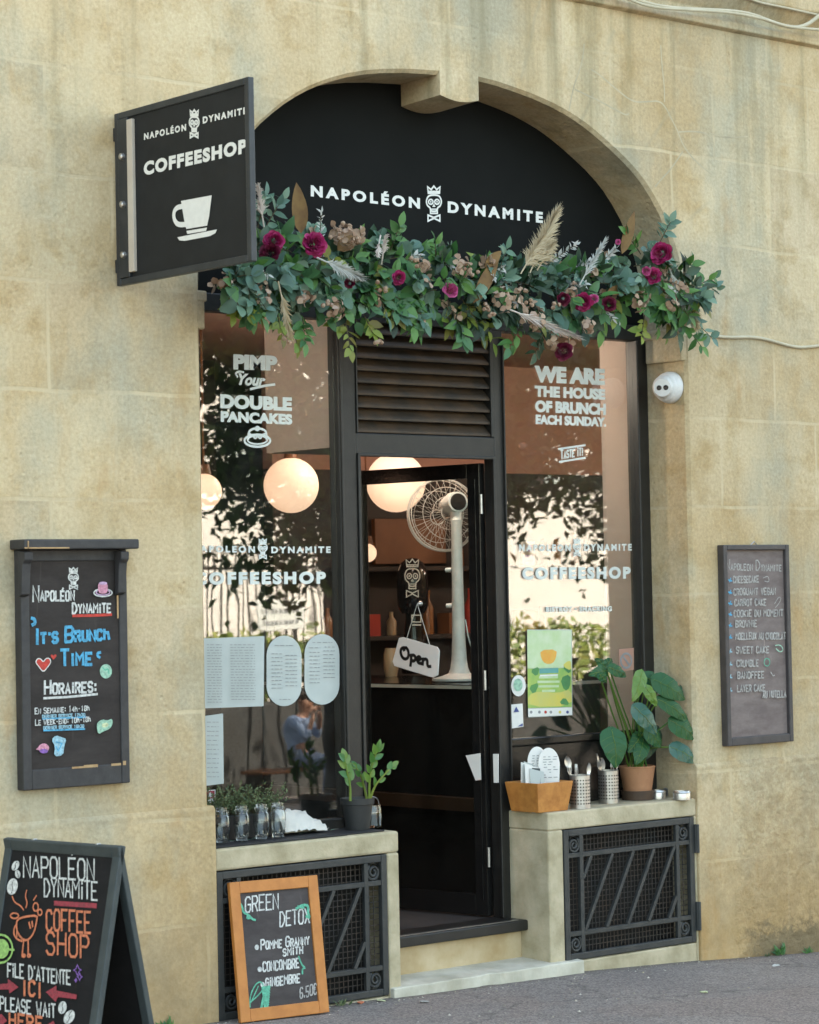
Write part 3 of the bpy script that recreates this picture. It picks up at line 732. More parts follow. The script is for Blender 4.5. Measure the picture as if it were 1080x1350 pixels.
# panes
def pane(x0, x1, z0, z1):
    mb = MB(); mb.box(x0, x1, .318, .324, z0, z1); return mb.build('window_pane', 'glass', shop)
pL = pane(XL+.03, -.083, .83, 3.235); pR = pane(1.005, 1.985, 1.15, 3.235)
PW = lambda x, y: at(x, y, .318)
ink = Ink(PW, (0, -1, 0), .0015)
ink.type('vinyl', 'PIMP', (308, 486.7), (365, 488.6), 20.5, .078, 1.0)
ink.type('vinyl', 'Your', (314, 507.5), (350, 509.5), 16.5, .045, 1.0, .32)
ink.px('vinyl', [(330, 513), (340, 510.5), (352, 508), (362, 507)], .006, 1); ink.px('vinyl', [(313, 497), (310, 492), (315, 489.5), (321, 491)], .005, 2)
ink.type('vinyl', 'DOUBLE', (290.5, 537.8), (384.4, 541.8), 19, .07, 1.03)
ink.type('vinyl', 'PANCAKES', (291, 556), (384.8, 559.8), 14.6, .07, 1.03)
# pancake stack drawing
ink.ring('vinyl', 339, 581, 17, 8, .0055)
ink.ring('vinyl', 339, 580, 13, 5.5, .004)
ink.px('vinyl', [(327, 579), (327.5, 570), (331, 566), (339, 564.5), (347, 566), (351, 570), (351, 579)], .0055, 1)
ink.px('vinyl', [(327, 571), (333, 574), (336, 579), (339, 575), (343, 579), (346, 573), (351, 571)], .004, 1)
ink.ring('vinyl', 339, 565, 2.6, 2.6, .004, 8)
ink.type('vinyl', 'NAPOLEON', (252, 727.6), (335.8, 728.8), 9.3, .05, 1.45)
ink.type('vinyl', 'DYNAMITE', (357.3, 729.4), (435.5, 729), 9.3, .05, 1.45)
ink.emblem('vinyl', 340, 352, 710.5, 736.5, .0034)
ink.type('vinyl', 'COFFEESHOP', (254, 771), (429, 769.5), 17.4, .06, 1.3)
ink.done(pL, 'lettering', WM)
ink = Ink(PW, (0, -1, 0), .0015)
ink.type('vinyl', 'WE ARE', (705, 503.5), (796.8, 507.5), 22.5, .078, 1.0)
ink.type('vinyl', 'THE HOUSE', (705, 522.6), (797.5, 527), 15, .07, 1.0)
ink.type('vinyl', 'OF BRUNCH', (705.6, 543), (798.4, 547.2), 16, .07, 1.0)
ink.type('vinyl', 'EACH SUNDAY.', (706, 559), (798.8, 562.6), 13, .066, 1.0)
ink.hand('vinyl', 'TASTE iT!', (739, 605), (768, 600.2), 9.5, .0042, 1.2)
ink.px('vinyl', [(736, 592), (771, 587)], .005); ink.px('vinyl', [(737, 609), (771, 603.5)], .005)
ink.type('vinyl', 'NAPOLEON', (684, 726.8), (751.8, 726.6), 9.6, .05, 1.45)
ink.type('vinyl', 'DYNAMITE', (769.4, 726.4), (832.3, 725.9), 9.6, .05, 1.45)
ink.emblem('vinyl', 755, 765.5, 710, 733, .0034)
ink.type('vinyl', 'COFFEESHOP', (688, 764.2), (830.7, 762.7), 17, .06, 1.3)
ink.type('vinyl', 'BISTROT • SNACKING', (719, 807), (806, 806), 7.5, .05, 1.2)
ink.done(pR, 'lettering', WM)
# black threshold
member('threshold', .003, .98, .16, .372, .192, .246, m='black', bev=.008)
mb = MB(); mb.box(.03, .93, .176, .20, .2465, .2485); mb.build('threshold_strip', 'steel', shop)

# door leaf, hung on the right post and standing open into the shop
hx, hy, ang = .925, .375, rad(8)
dd = V((-math.sin(ang), math.cos(ang), 0)); dn = V((-math.cos(ang), -math.sin(ang), 0))
DM = Matrix(((dd.x, dn.x, 0, hx), (dd.y, dn.y, 0, hy), (0, 0, 1, .252), (0, 0, 0, 1)))
dr = thing('shop_door', (hx, hy, .252), 'black glazed shop door standing open into the shop', 'door')
DL, DH = .90, 2.31
mb = MB(); st = .085
mb.box(0, st, -.022, .022, 0, DH, DM); mb.box(DL-st, DL, -.022, .022, 0, DH, DM); mb.box(st, DL-st, -.021, .021, DH-.075, DH, DM); mb.box(st, DL-st, -.021, .021, 0, .11, DM)
mb.build('door_frame', 'doorblack', dr, bevel=.005)
mb = MB(); mb.box(st, DL-st, -.003, .003, .11, DH-.075, DM); mb.build('glass', 'doorglass', dr)
for z in (.25, 1.15, 2.05):
    mb = MB(); mb.tube([DM @ V((-.008, .02, z)), DM @ V((-.008, .02, z+.10))], .009, 10); mb.build('hinge', 'steel', dr, True)
mb = MB(); mb.tube([DM @ V((.03, .026, .08)), DM @ V((.03, .026, DH-.08))], .003, 6); mb.build('seal_strip', 'doorblack', dr, True)
# open sign on a cord
DP = Plane(hx and (hx+dn.x*.05, hy+dn.y*.05, 1.5), dn)
op = thing('open_sign', DP(547, 868), 'small white Open sign hanging from a cord on the door glass', 'sign')
poly = [DP(*p) for p in ((526, 841), (531, 840), (576, 853), (579, 858), (577, 890), (571, 893.5), (520, 878), (517.5, 872))]
mb = MB(); mb.prism(poly, dn*-.008); mb.build('plate', 'paper', op, bevel=.001)
mb = MB(); mb.tube([DP(536, 843)+dn*.001, DP(547, 796)+dn*-.02, DP(567, 851)+dn*.001], .0022, 6); mb.build('cord', 'linen', op, True)
mb = MB(); mb.lathe([(0, -.004), (.014, -.002), (.012, .008), (.004, .02), (0, .022)], DP(547, 796)-dn*.045, dn, 14); mb.build('hook', 'steel', op, True)
ink = Ink(DP, dn, .0012)
def bez(*p): return smooth_pts(list(p), 3)
opn = [bez((.20, .95), (.05, .85), (.0, .5), (.06, .12), (.17, .05), (.27, .3), (.27, .75), (.20, .97), (.10, .86), (.13, .7)),
       bez((.33, .55), (.36, .3), (.33, -.3)), bez((.35, .45), (.42, .62), (.50, .50), (.48, .22), (.40, .10), (.36, .20)),
       bez((.54, .34), (.66, .42), (.64, .62), (.57, .60), (.54, .35), (.58, .12), (.68, .16)), bez((.72, .58), (.73, .40), (.72, .10)), bez((.73, .40), (.80, .62), (.88, .56), (.87, .25), (.90, .10), (.98, .18))]
ink.strokes('black', opn, (528, 868), (569, 882), 17.5, .0085); ink.done(op, 'lettering', {'black': M['black']})
# folded menus in a holder on the door
hm = thing('menu_leaflet', DP(638, 1010), 'white folded leaflets clipped to the lower part of the open door', 'leaflet')
for k, q in enumerate((((614, 996), (633, 993), (634, 1028), (627, 1029)), ((650, 994), (657, 994), (657, 1032), (651, 1032)))):
    mb = MB(); mb.prism([DP(*p) for p in q], dn*-.004); mb.build('sheet', 'paper', hm)

# ---------------------------------------------------------------- notices on the windows
def flat(name, m, pts, label, cat, group=None, pl=PW, th=.002, off=.002, it=0):
    p = smooth_pts(list(pts), it, True)[:-1] if it else pts
    q = [pl(*a)+V((0, -off, 0)) for a in p]; c = sum(q, V())/len(q)
    t = thing(name, c, label, cat, group); mb = MB(); mb.prism(q, (0, -th, 0)); mb.build('sheet', m, t); return t
def lines(t, rows, c='print', pl=None, r=.0022):
    ink = Ink(pl or (lambda x, y: at(x, y, .312)), (0, -1, 0), .001)
    for x0, x1, y, *rest in rows:
        x = x0
        while x < x1:
            w = R.uniform(2, 6); ink.px(c, [(x, y), (min(x+w, x1), y+.05)], r); x += w+R.uniform(1, 2.5)
    ink.done(t, 'print', {c: M[c]})
a = flat('notice_sheet', 'greypaper', ((262, 842), (348, 838.5), (347, 931), (262, 934)), 'large pale sheet printed in two columns on the left window', 'notice')
lines(a, [(273, 292, 850+i*3.6) for i in range(22)]+[(303, 335, 850+i*3.6) for i in range(21)], r=.0014)
def pill(x0, x1, y0, y1, n=14):
    cx, r = (x0+x1)/2, (x1-x0)/2; ry = r*1.15
    return [(cx+r*math.cos(t), y0+ry-ry*math.sin(t)) for t in [math.pi*i/n for i in range(n+1)]]+[(cx-r*math.cos(t), y1-ry+ry*math.sin(t)) for t in [math.pi*i/n for i in range(n+1)]]
a = flat('menu_sheet', 'greypaper', pill(351, 397, 838, 931), 'round ended menu in the left window beside the big two-column sheet', 'menu')
lines(a, [(362, 388, 851)]+[(358, 372, 862+i*5) for i in range(10)]+[(376, 391, 864+i*5) for i in range(9)]+[(368, 382, 922)], r=.0016)
a = flat('menu_sheet', 'greypaper', pill(401, 447, 836, 929), 'round ended menu in the left window nearest the door post', 'menu')
lines(a, [(412, 438, 847), (407, 422, 854), (428, 441, 853)]+[(408, 421, 860+i*5) for i in range(9)]+[(426, 441, 858+i*5) for i in range(8)], r=.0016)
a = flat('notice_sheet', 'greypaper', ((262, 945), (293.5, 940.5), (294.5, 1033), (262, 1037)), 'narrow pale sheet low on the left window under the big one', 'notice')
lines(a, [(273, 288, 952+i*6) for i in range(13)], r=.0014)
a = flat('sticker', 'white', ((262, 1043), (283.5, 1041), (283.5, 1063), (262, 1065)), 'red and white sticker at the bottom corner of the left window', 'sticker')
ink = Ink(lambda x, y: at(x, y, .312), (0, -1, 0), .001); ink.fill('crimson', ((262, 1044), (283, 1042), (283, 1052), (262, 1054))); ink.fill('crimson', ((262, 1059.5), (281, 1058), (281, 1061.5), (262, 1063)))
ink.disc('white', 277, 1048, 2.6, 3.4); ink.done(a, 'print')
# festival style poster
a = flat('poster', 'greypaper', ((694.5, 830), (753.5, 830), (754, 943), (696, 946)), 'green and yellow poster with an orange drink on the right window', 'poster')
ink = Ink(lambda x, y: at(x, y, .312), (0, -1, 0), .001)
PC = {'g': mat('poster_green', (.20, .40, .10), .6, col2=(.42, .52, .12), scale=9), 'y': mat('poster_yellow', (.60, .52, .10), .6, col2=(.50, .50, .16), scale=9), 't': mat('poster_teal', (.10, .30, .28), .6, col2=(.14, .36, .32)),
      'o': mat('poster_orange', (.70, .32, .05), .6, col2=(.64, .40, .08), scale=30), 'w': M['white'], 'p': mat('poster_pale', (.55, .64, .44), .6, col2=(.44, .58, .30), scale=14), 'r': CH['red'], 'k': M['print'], 'd': mat('poster_dark_green', (.06, .20, .08), .6, col2=(.10, .28, .08), scale=14), 'n': mat('poster_navy', (.05, .07, .22), .6, col2=(.06, .09, .26))}
ink.fill('p', ((695, 831), (753, 831), (753.4, 880), (695.4, 881))); ink.fill('g', ((695.4, 881.5), (753.4, 880.5), (753.8, 932), (696, 933.5)))
ink.fill('y', ((696, 916), (712, 911), (735, 914), (753.6, 908), (753.8, 931), (696, 932)), 1, .0012)
for q in (((698, 884), (712, 878), (708, 893)), ((740, 879), (753, 874), (752, 890)), ((696, 905), (712, 899), (704, 917)), ((738, 894), (752, 888), (752, 906), (744, 912)), ((736, 928), (744, 918), (752, 930))): ink.fill('d', q, 1, .0026)
ink.fill('o', ((712, 857), (734, 856), (733, 868), (728, 875), (719, 875.5), (713, 868)), 1, .0026); ink.fill('y', ((741, 878), (747, 872), (753, 871), (753.3, 885)), 1, .0026)
ink.fill('t', ((711, 881.5), (736, 880.5), (736, 887), (711, 888)), 0, .0028)
for y, w in ((893, 12), (899, 14), (905, 13), (911, 8)): ink.px('p', [(723-w, y), (723+w, y-.4)], .006)
ink.px('w', [(712, 890.6), (735, 889.8)], .004)
ink.fill('w', ((696, 934.5), (753.8, 932.5), (754, 942.6), (696.2, 945)), 0, .0028)
for x, c in ((700, 'k'), (711, 'k'), (719, 'r'), (726, 'k'), (738, 'y'), (748, 'n')): ink.disc(c, x, 938.8, 1.9, 2.1, 8, .0045)
ink.done(a, 'artwork', PC)
a = flat('sticker', 'white', [(683+9.5*math.cos(t), 904+14*math.sin(t)) for t in [i*math.pi/10 for i in range(20)]], 'small oval white sticker beside the green poster', 'sticker')
ink = Ink(lambda x, y: at(x, y, .312), (0, -1, 0), .001); ink.disc('mint', 683, 903, 6, 8.5); ink.done(a, 'print')
a = flat('sticker', 'white', ((672.5, 929), (688.5, 927.5), (689.5, 958), (673.5, 960.5)), 'small white notice with a blue triangle under the oval sticker', 'sticker')
ink = Ink(lambda x, y: at(x, y, .312), (0, -1, 0), .001); ink.fill('n', ((677, 939), (680.5, 931.5), (684.5, 938.4))); ink.fill('n', ((682, 958), (689, 953.5), (689.3, 957))); ink.done(a, 'print', PC)
a = flat('no_smoking_sticker', 'tan', ((815.5, 856), (835, 854), (835, 883), (816, 885.5)), 'faded no-smoking sticker at the right edge of the window', 'sticker')
ink = Ink(lambda x, y: at(x, y, .312), (0, -1, 0), .001); ink.ring('k', 825.5, 871, 7, 9.5, .006); ink.px('k', [(820.5, 864), (830.5, 878)], .006); ink.done(a, 'print', PC)

# ---------------------------------------------------------------- inside of the shop
def wallbox(name, m, *b):
    mb = MB(); mb.box(*b); return struct(mb.build(name, m))
wallbox('interior_floor', 'floor', -4, 11, .374, 6.4, .1, .244)
wallbox('interior_ceiling', 'tan', -4, 11, .445, 6.4, 3.46, 3.56)
wallbox('interior_wall', 'darkwall', -4, 2.05, 4.2, 4.3, .244, 3.46)
wallbox('interior_wall', 'tan', 2.05, 11, 3.6, 3.7, 2.72, 3.46)
wallbox('interior_wall', 'darkwall', 2.05, 11, 3.602, 3.7, .244, 2.718)
wallbox('interior_wall', 'darkwall', -4.1, -4, .445, 6.4, .244, 3.46); wallbox('interior_wall', 'tan', 11, 11.1, .445, 6.4, .244, 3.46)
wallbox('interior_pier', 'pinkwall', 2.12, 2.6, .446, .70, .244, 3.46)
wallbox('interior_bulkhead', 'pinkwall', -.02, .96, .375, .95, 2.625, 3.457)
# wood panel, shelf and bottles on the back wall
wp = thing('wall_panel', (3.15, 3.58, 2.2), 'orange brown wooden panel high on the back wall above the shelf', 'panel')
mb = MB(); mb.box(2.86, 3.48, 3.56, 3.598, 2.10, 2.40); mb.build('board', 'wood', wp, bevel=.004)
mb = MB(); mb.box(2.5, 5.0, 3.36, 3.6, 2.05, 2.08)
sh = tag(mb.build('back_shelf', 'darkwall', None, bevel=.004), 'long wooden shelf under the panel at the back of the shop', 'shelf')
BL = {'amber': mat('amber_glass_jar', (.30, .13, .05), .2, col2=(.26, .10, .035)), 'redj': mat('red_flower', (.5, .05, .03), .6, col2=(.42, .04, .03)), 'pale': mat('pale_jar', (.42, .30, .18), .3, col2=(.36, .25, .15))}
tg = 'bottles on the back shelf'
for i in range(9):
    x = 3.55+i*.15+R.uniform(-.03, .03); h = R.uniform(.16, .26); r = R.uniform(.03, .045)
    mb = MB(); mb.lathe([(0, 0), (r, 0), (r, h*.6), (r*.4, h*.78), (r*.4, h), (0, h)], (x, 3.48, 2.08), n=14)
    tag(mb.build('bottle', [BL['amber'], M['wood'], M['darkwall']][i % 3], None, True), 'dark bottle standing on the shelf at the back of the shop', 'bottle', tg)
mb = MB(); mb.box(2.3, 5.0, 3.36, 3.6, 1.60, 1.63); tag(mb.build('back_shelf', 'darkwall', None, bevel=.004), 'lower wooden shelf with bottles and boxes at the back of the shop', 'shelf')
for i in range(12):
    x = 2.4+i*.17+R.uniform(-.03, .03); h = R.uniform(.14, .30); r = R.uniform(.03, .05)
    mb = MB()
    if i % 4 == 2: mb.box(x-r*1.4, x+r*1.4, 3.42, 3.54, 1.631, 1.63+h*.7)
    else: mb.lathe([(0, 0), (r, 0), (r, h*.6), (r*.4, h*.78), (r*.4, h), (0, h)], (x, 3.48, 1.631), n=14)
    o = mb.build('tea_box' if i % 4 == 2 else 'bottle', [BL['amber'], M['wood'], BL['redj'], BL['pale'], M['darkwall']][i % 5], None, i % 4 != 2)
    tag(o, 'small box standing among the bottles on the lower back shelf' if i % 4 == 2 else 'bottle standing on the lower shelf at the back of the shop', 'box' if i % 4 == 2 else 'bottle', 'boxes on the lower back shelf' if i % 4 == 2 else 'bottles on the lower back shelf')
pc_ = thing('postcard', (3.95, 3.35, 2.16), 'small bright postcard propped on the back shelf right of the fan pole', 'postcard')
mb = MB(); mb.box(3.98, 4.10, 3.345, 3.352, 2.081, 2.24); mb.build('card', 'white', pc_)
mb = MB(); mb.box(4.0, 4.08, 3.3435, 3.3445, 2.10, 2.15); mb.box(4.03, 4.07, 3.3435, 3.3445, 2.17, 2.22); mb.build('picture', CH['violet'], pc_)
# counter with a pale edged top and rounded end
p1 = atz(470, 900.5, 1.40); p2 = atz(626, 903.5, 1.40); cx = (p2-p1).normalized(); cy = V((-cx.y, cx.x, 0))
ct = thing('counter', (p1.x, p1.y, .244), 'black bar counter with a thin pale top edge and rounded corner', 'counter')
def cpoly(d, z):
    a = p1-cx*.9; b = p2+cx*(.10-d*0)
    q = [a-cy*d*-1]
    q = [a+cy*d]; b0 = b+cy*d
    for i in range(7):
        t = -math.pi/2+math.pi/2*i/6; q.append(b-cx*(.16)+cy*(.16)+cx*(.16-d)*math.cos(t)+cy*(.16-d)*math.sin(t))
    q += [b-cx*d+cy*.9, a+cy*.9]
    return [V((v.x, v.y, z)) for v in q]
mb = MB(); mb.prism(cpoly(0, 1.374), (0, 0, .029)); mb.build('top', 'doorblack', ct)
mb = MB(); mb.prism(cpoly(-.004, 1.379), (0, 0, .018)); mb.build('edge_strip', 'linen', ct)
mb = MB(); mb.prism(cpoly(.03, .244), (0, 0, 1.13)); mb.build('body', 'doorblack', ct)
mb = MB(); mb.prism(cpoly(-.03, .72), (0, 0, .07)); mb.build('foot_board', 'darkwood', ct)
# standing fan on the counter, seen from behind
fb = atz(606, 897, 1.41); fh = fb+V((0, 0, .96)); vd = V((fh.x-CAMP.x, fh.y-CAMP.y, 0)).normalized(); vr = V((vd.y, -vd.x, 0))
fdist = (fh-CAMP).dot(cw); px = fdist/F
fh = CAMP+ray(603, 662)*fdist
fan = thing('pedestal_fan', fb, 'white pedestal fan with a round wire cage standing on the counter', 'fan')
mb = MB(); mb.lathe([(0, 0), (.155, 0), (.155, .012), (.10, .026), (.062, .04), (.050, .07), (.043, .12), (.037, .25), (.033, .5), (.030, .86), (.033, .9), (.0, .9)], fb, n=28); mb.build('stand', 'fanwhite', fan, True)
for dz in (.42, .62): 
    mb = MB(); mb.lathe([(0, 0), (.014, 0), (.012, .03), (0, .034)], fb+V((0, 0, dz))-vr*.036, -vr, 12); mb.build('knob', 'fanwhite', fan, True)
fa = (vd*.93-vr*.36+V((0, 0, -.10))).normalized()
mb = MB(); mb.lathe([(0, -.02), (.058, -.015), (.064, .05), (.05, .16), (.03, .20), (0, .2)], fh, fa, 24); mo = mb.build('motor', 'fanwhite', fan, True)
mb = MB(); mb.lathe([(0, -.026), (.044, -.024), (.05, -.012), (0, -.011)], fh, fa, 20); mb.build('motor_cap', 'void', mo, True)
mb = MB(); mb.tube([fb+V((0, 0, .88)), fh-V((0, 0, .03))+fa*.03], .032, 12); mb.build('neck', 'fanwhite', fan, True)
cc = CAMP+ray(584, 679)*(fdist+.16); A = fa.orthogonal().normalized(); B = fa.cross(A); CR = 47.5*px*1.02
mb = MB()
for rr, o, t in ((1, 0, .006), (.985, -.035, .003), (.985, .035, .003), (.72, -.075, .002), (.45, -.085, .002), (.2, -.09, .003), (.72, .075, .002), (.2, .09, .003)):
    mb.tube([cc+(A*math.cos(q)+B*math.sin(q))*CR*rr+fa*o for q in [i*2*math.pi/48 for i in range(49)]], t, 6, False)
for i in range(30):
    q = i*2*math.pi/30; e = A*math.cos(q)+B*math.sin(q)
    for s in (-1, 1): mb.tube([cc+e*CR*r_+fa*(s*o) for r_, o in ((.2, .09), (.45, .085), (.72, .075), (.93, .05), (1, 0))], .0011, 4, False)
mb.build('cage', 'cagewire', fan, True)
mb = MB()
for i in range(3):
    q = i*2.094; e = A*math.cos(q)+B*math.sin(q); g = fa.cross(e)
    rows = [(.04, .02), (.3, .14), (.6, .2), (.85, .16), (.92, .05)]
    vs = []
    for r_, w_ in rows: vs += [cc+e*CR*r_-g*CR*w_+fa*.025, cc+e*CR*r_+g*CR*w_-fa*.025]
    mb.add(vs, [(2*k, 2*k+1, 2*k+3, 2*k+2) for k in range(4)])
mb.lathe([(0, -.04), (.03, -.03), (.03, .04), (0, .05)], cc, fa, 14)
mb.build('blades', 'fanblade', fan, True)
mb = MB(); mb.tube(smooth_pts([tuple(fb+vr*.04+V((0, 0, .34))), tuple(fb+vr*.06+V((0, 0, .20))), tuple(fb+vr*.11+V((0, 0, .11))), tuple(fb+vr*.16+V((0, 0, .09)))], 2), .004, 6); mb.build('power_cord', 'fanwhite', fan, True)
# coffee grinder with the emblem
gp = atz(563, 888, 1.405)+V((.0, .12, 0)); gd = (gp-CAMP).dot(cw); gx = gd/F
g = thing('coffee_grinder', gp, 'black coffee grinder with a domed hopper and crowned skull emblem', 'grinder')
mb = MB(); mb.lathe([(0, 0), (.075, 0), (.08, .02), (.065, .20), (.05, .34), (.05, .40), (0, .40)], gp, n=24); mb.build('body', 'doorblack', g, True)
mb = MB(); hr = 21*gx; mb.lathe([(0, .37), (hr*.75, .375), (hr*.97, .42), (hr, .50), (hr, .58), (hr*.92, .64), (hr*.7, .69), (hr*.35, .715), (0, .72)], gp, n=30); hp = mb.build('hopper', 'lens', g, True)
gv = (CAMP-gp); gv.z = 0; gv.normalize()
ink = Ink(Plane(gp+gv*(hr+.004), gv), gv, .001); ink.emblem('white', 533.5, 554, 737, 787, .0032)
ink.px('white', [(543, 811), (555, 811), (555, 820), (543, 820)], .003, closed=True); ink.px('white', [(544, 824), (555, 824)], .004)
ink.done(hp, 'emblem', WM)
for x, y, m in ((530, 892, 'pale'), (482, 893, 'amber')):
    p = atz(x, y, 1.405)+V((0, .1, 0)); mb = MB(); mb.lathe([(0, 0), (.035, 0), (.045, .05), (.044, .13), (.036, .16), (.036, .17), (0, .17)], p, n=18)
    o = thing('jar', p, 'small %s on the counter %s' % (('pale glass jar', 'behind the Open sign') if m == 'pale' else ('amber vase with red flowers', 'beside the left door post')), 'jar' if m == 'pale' else 'vase')
    mb.build('vessel', BL[m], o, True)
    if m == 'amber':
        mb = MB()
        for i in range(14):
            q = p+V((R.uniform(-.06, .06), R.uniform(-.04, .04), R.uniform(.22, .36))); mb.lathe([(0, -.014), (.015, 0), (.012, .012), (0, .014)], q, (R.uniform(-1, 1), R.uniform(-1, 1), 1), 8); mb.tube([p+V((0, 0, .16)), q], .002, 4)
        mb.build('flowers', BL['redj'], o)
# pendant globes
GLS = [(384, 640, 37, 2.0, 'opal globe lamp seen through the left window below the pancake lettering'), (269, 648, 24, 1.5, 'opal globe lamp half hidden by the left stone jamb'),
       (522, 636, 40, 2.4, 'opal globe lamp seen through the door opening behind the door rail'), (484.5, 729, 12.5, 3.2, 'small round lamp glowing near the back shelf left of the coffee grinder')]
for x, y, r, Y, lab in GLS:
    p = at(x, y, Y); rr = r*(p-CAMP).dot(cw)/F*.985
    t = thing('globe_lamp', p, lab, 'lamp', 'round lamps inside the shop')
    mb = MB(); mb.lathe([(rr*math.sin(math.pi*i/18), rr*math.cos(math.pi*i/18)) for i in range(19)], p, n=36); mb.build('globe', 'globe', t, True)
    mb = MB(); mb.tube([p+V((0, 0, rr*.98)), V((p.x, p.y, 3.46))], .006, 6); mb.lathe([(0, 0), (.04, 0), (.03, .05), (0, .05)], p+V((0, 0, rr*.98)), n=14); mb.build('cord', 'wood', t, True)

# unseen fill bulbs, added to brighten the ceiling, bulkhead and pier
for x, y in ((4.4, .9), (1.35, 1.3), (7.0, 1.2), (-1.7, .78)):
    p = V((x, y, 3.18)); t = thing('fill_bulb', p, 'unseen fill bulb added under the ceiling to brighten the shop inside', 'lamp', 'added fill bulbs inside the shop')
    mb = MB(); mb.lathe([(.06*math.sin(math.pi*i/10), .06*math.cos(math.pi*i/10)) for i in range(11)], p, n=16); mb.build('bulb', 'bulb', t, True)
    mb = MB(); mb.tube([p+V((0, 0, .05)), V((p.x, p.y, 3.46))], .01, 6); mb.build('socket', 'wood', t, True)

# ---------------------------------------------------------------- projecting sign, square to the wall
sg = thing('projecting_sign', (-1.56, -.03, 3.65), 'black square sign with a coffee cup standing out from the wall', 'sign')
SX = -1.56
mb = MB(); mb.box(SX, SX+.016, -.985, -.035, 3.285, 4.012); mb.build('panel', 'signface', sg)
mb = MB()
mb.box(SX-.008, SX+.02, -1.0, -.968, 3.27, 4.028); mb.box(SX-.008, SX+.02, -.05, -.02, 3.27, 4.028)
mb.box(SX-.0075, SX+.0195, -.968, -.05, 3.27, 3.30); mb.box(SX-.0075, SX+.0195, -.968, -.05, 3.998, 4.028); mb.build('frame', 'signedge', sg, bevel=.004)
mb = MB(); mb.box(SX-.012, SX+.02, -.125, -.05, 3.301, 3.997); mb.build('mounting_plate', 'signedge', sg, bevel=.003)
mb = MB(); mb.box(SX-.016, SX, -.168, -.126, 3.32, 3.985); mb.build('strip', 'beige', sg, bevel=.002)
for z in (3.83, 3.62, 3.40):
    mb = MB(); mb.lathe([(0, 0), (.016, 0), (.014, .012), (.006, .018), (0, .018)], (SX-.012, -.088, z), (-1, 0, 0), 12); mb.build('bolt', 'steel', sg, True)
for z in (3.36, 3.94):
    mb = MB(); mb.box(SX+.0, SX+.03, -.022, .01, z-.03, z+.03); mb.build('wall_bracket', 'signedge', sg, bevel=.003)
ink = Ink(Plane((SX, 0, 0), (-1, 0, 0)), (-1, 0, 0), .002)
ink.type('white', 'NAPOLÉON', (190.5, 184.6), (246, 172.2), 9.2, .05, 1.4)
ink.type('white', 'DYNAMITE', (268, 163.2), (326, 150), 9.6, .05, 1.4)
ink.emblem('white', 250, 263.5, 145, 181.5, .0042)
ink.type('white', 'COFFEESHOP', (190.5, 231.5), (326, 201.5), 18.6, .062, 1.2)
ink.fill('white', ((239.5, 265), (280, 257.5), (276.5, 286), (274, 297.5), (246.5, 302), (244, 292)))
ink.px('white', [(242, 272), (234, 273.5), (229.8, 280), (230.5, 290), (235.5, 296.5), (245, 296)], .011, 2)
ink.fill('white', ((246.5, 304.5), (274, 300), (272.5, 304.5), (248, 308.5)))
ink.fill('white', ((234.5, 313), (287, 302.5), (285, 307.5), (277, 311.5), (245, 317.5), (237.5, 317)))
ink.done(sg, 'lettering', WM)

# ---------------------------------------------------------------- flower garland over the shopfront
gar = thing('flower_garland', at(600, 385, -.1), 'long garland of eucalyptus leaves, dried flowers and magenta roses hung across the arch', 'garland')
GY = -.12
spine = [at(x, y, GY) for x, y in ((268, 366), (320, 366), (380, 365), (440, 372), (500, 384), (560, 390), (620, 392), (680, 392), (740, 396), (800, 388), (850, 382), (900, 392), (925, 400))]
def sp(t):
    t = max(0, min(.9999, t))*(len(spine)-1); i = int(t); f = t-i; return spine[i].lerp(spine[i+1], f)
LM = {k: MB() for k in ('leafgreen', 'eucalyptus', 'darkleaf', 'yellowleaf', 'dried', 'dusty')}
TW = MB()
def leaf(mb, p, d, nrm, L, Wd, kind='oval', bend=.2, rows=4):
    d = d.normalized(); s = d.cross(nrm)
    if s.length < 1e-4: s = d.orthogonal()
    s.normalize(); n = s.cross(d)
    vs = []
    for i in range(rows+1):
        t = i/rows
        if kind == 'round': w = math.sin(math.pi*min(1, max(0, t*.96+.02)))**.55
        elif kind == 'lance': w = math.sin(math.pi*t**.75)**1.1
        else: w = math.sin(math.pi*t**.8)**.8
        c = p+d*(L*t)-n*(L*bend*t*t); w *= Wd/2
        vs += [c-s*w+n*w*.28, c, c+s*w+n*w*.28]
    o = len(mb.v); mb.v += [tuple(v) for v in vs]
    for i in range(rows):
        for j in (0, 1): mb.f.append((o+3*i+j, o+3*i+j+1, o+3*i+j+4, o+3*i+j+3))
def rv(a=1): return V((R.gauss(0, a), R.gauss(0, a), R.gauss(0, a)))
def sprig(p, d, L, kind, m, n, lw, lh, droop=.25, alt=True):
    pts = []; d = d.normalized()
    for i in range(7):
        t = i/6; pts.append(p+d*(L*t)+V((0, 0, -droop*L*t*t)))
    TW.tube(pts, [.003, .003, .0025, .0025, .002, .002, .0015], 5)
    for i in range(n):
        t = .15+.85*(i+.5)/n; f = t*6; k = min(5, int(f)); q = pts[k].lerp(pts[k+1], f-k); dd_ = (pts[k+1]-pts[k]).normalized()
        sd = dd_.cross(V((0, -1, 0))+rv(.35)); sd = sd.normalized()*(1 if i % 2 else -1)
        ld = (sd*.9+dd_*.7+rv(.28)); nn = (V((0, -1, .45))+rv(.45)).normalized()
        s = R.uniform(.55, 1.3)
        leaf(LM[m], q, ld, nn, lh*s, lw*s, kind, R.uniform(-.25, .65))
    leaf(LM[m], pts[-1], pts[-1]-pts[-2]+rv(.002), V((0, -1, .3))+rv(.3), lh, lw, kind, .15)
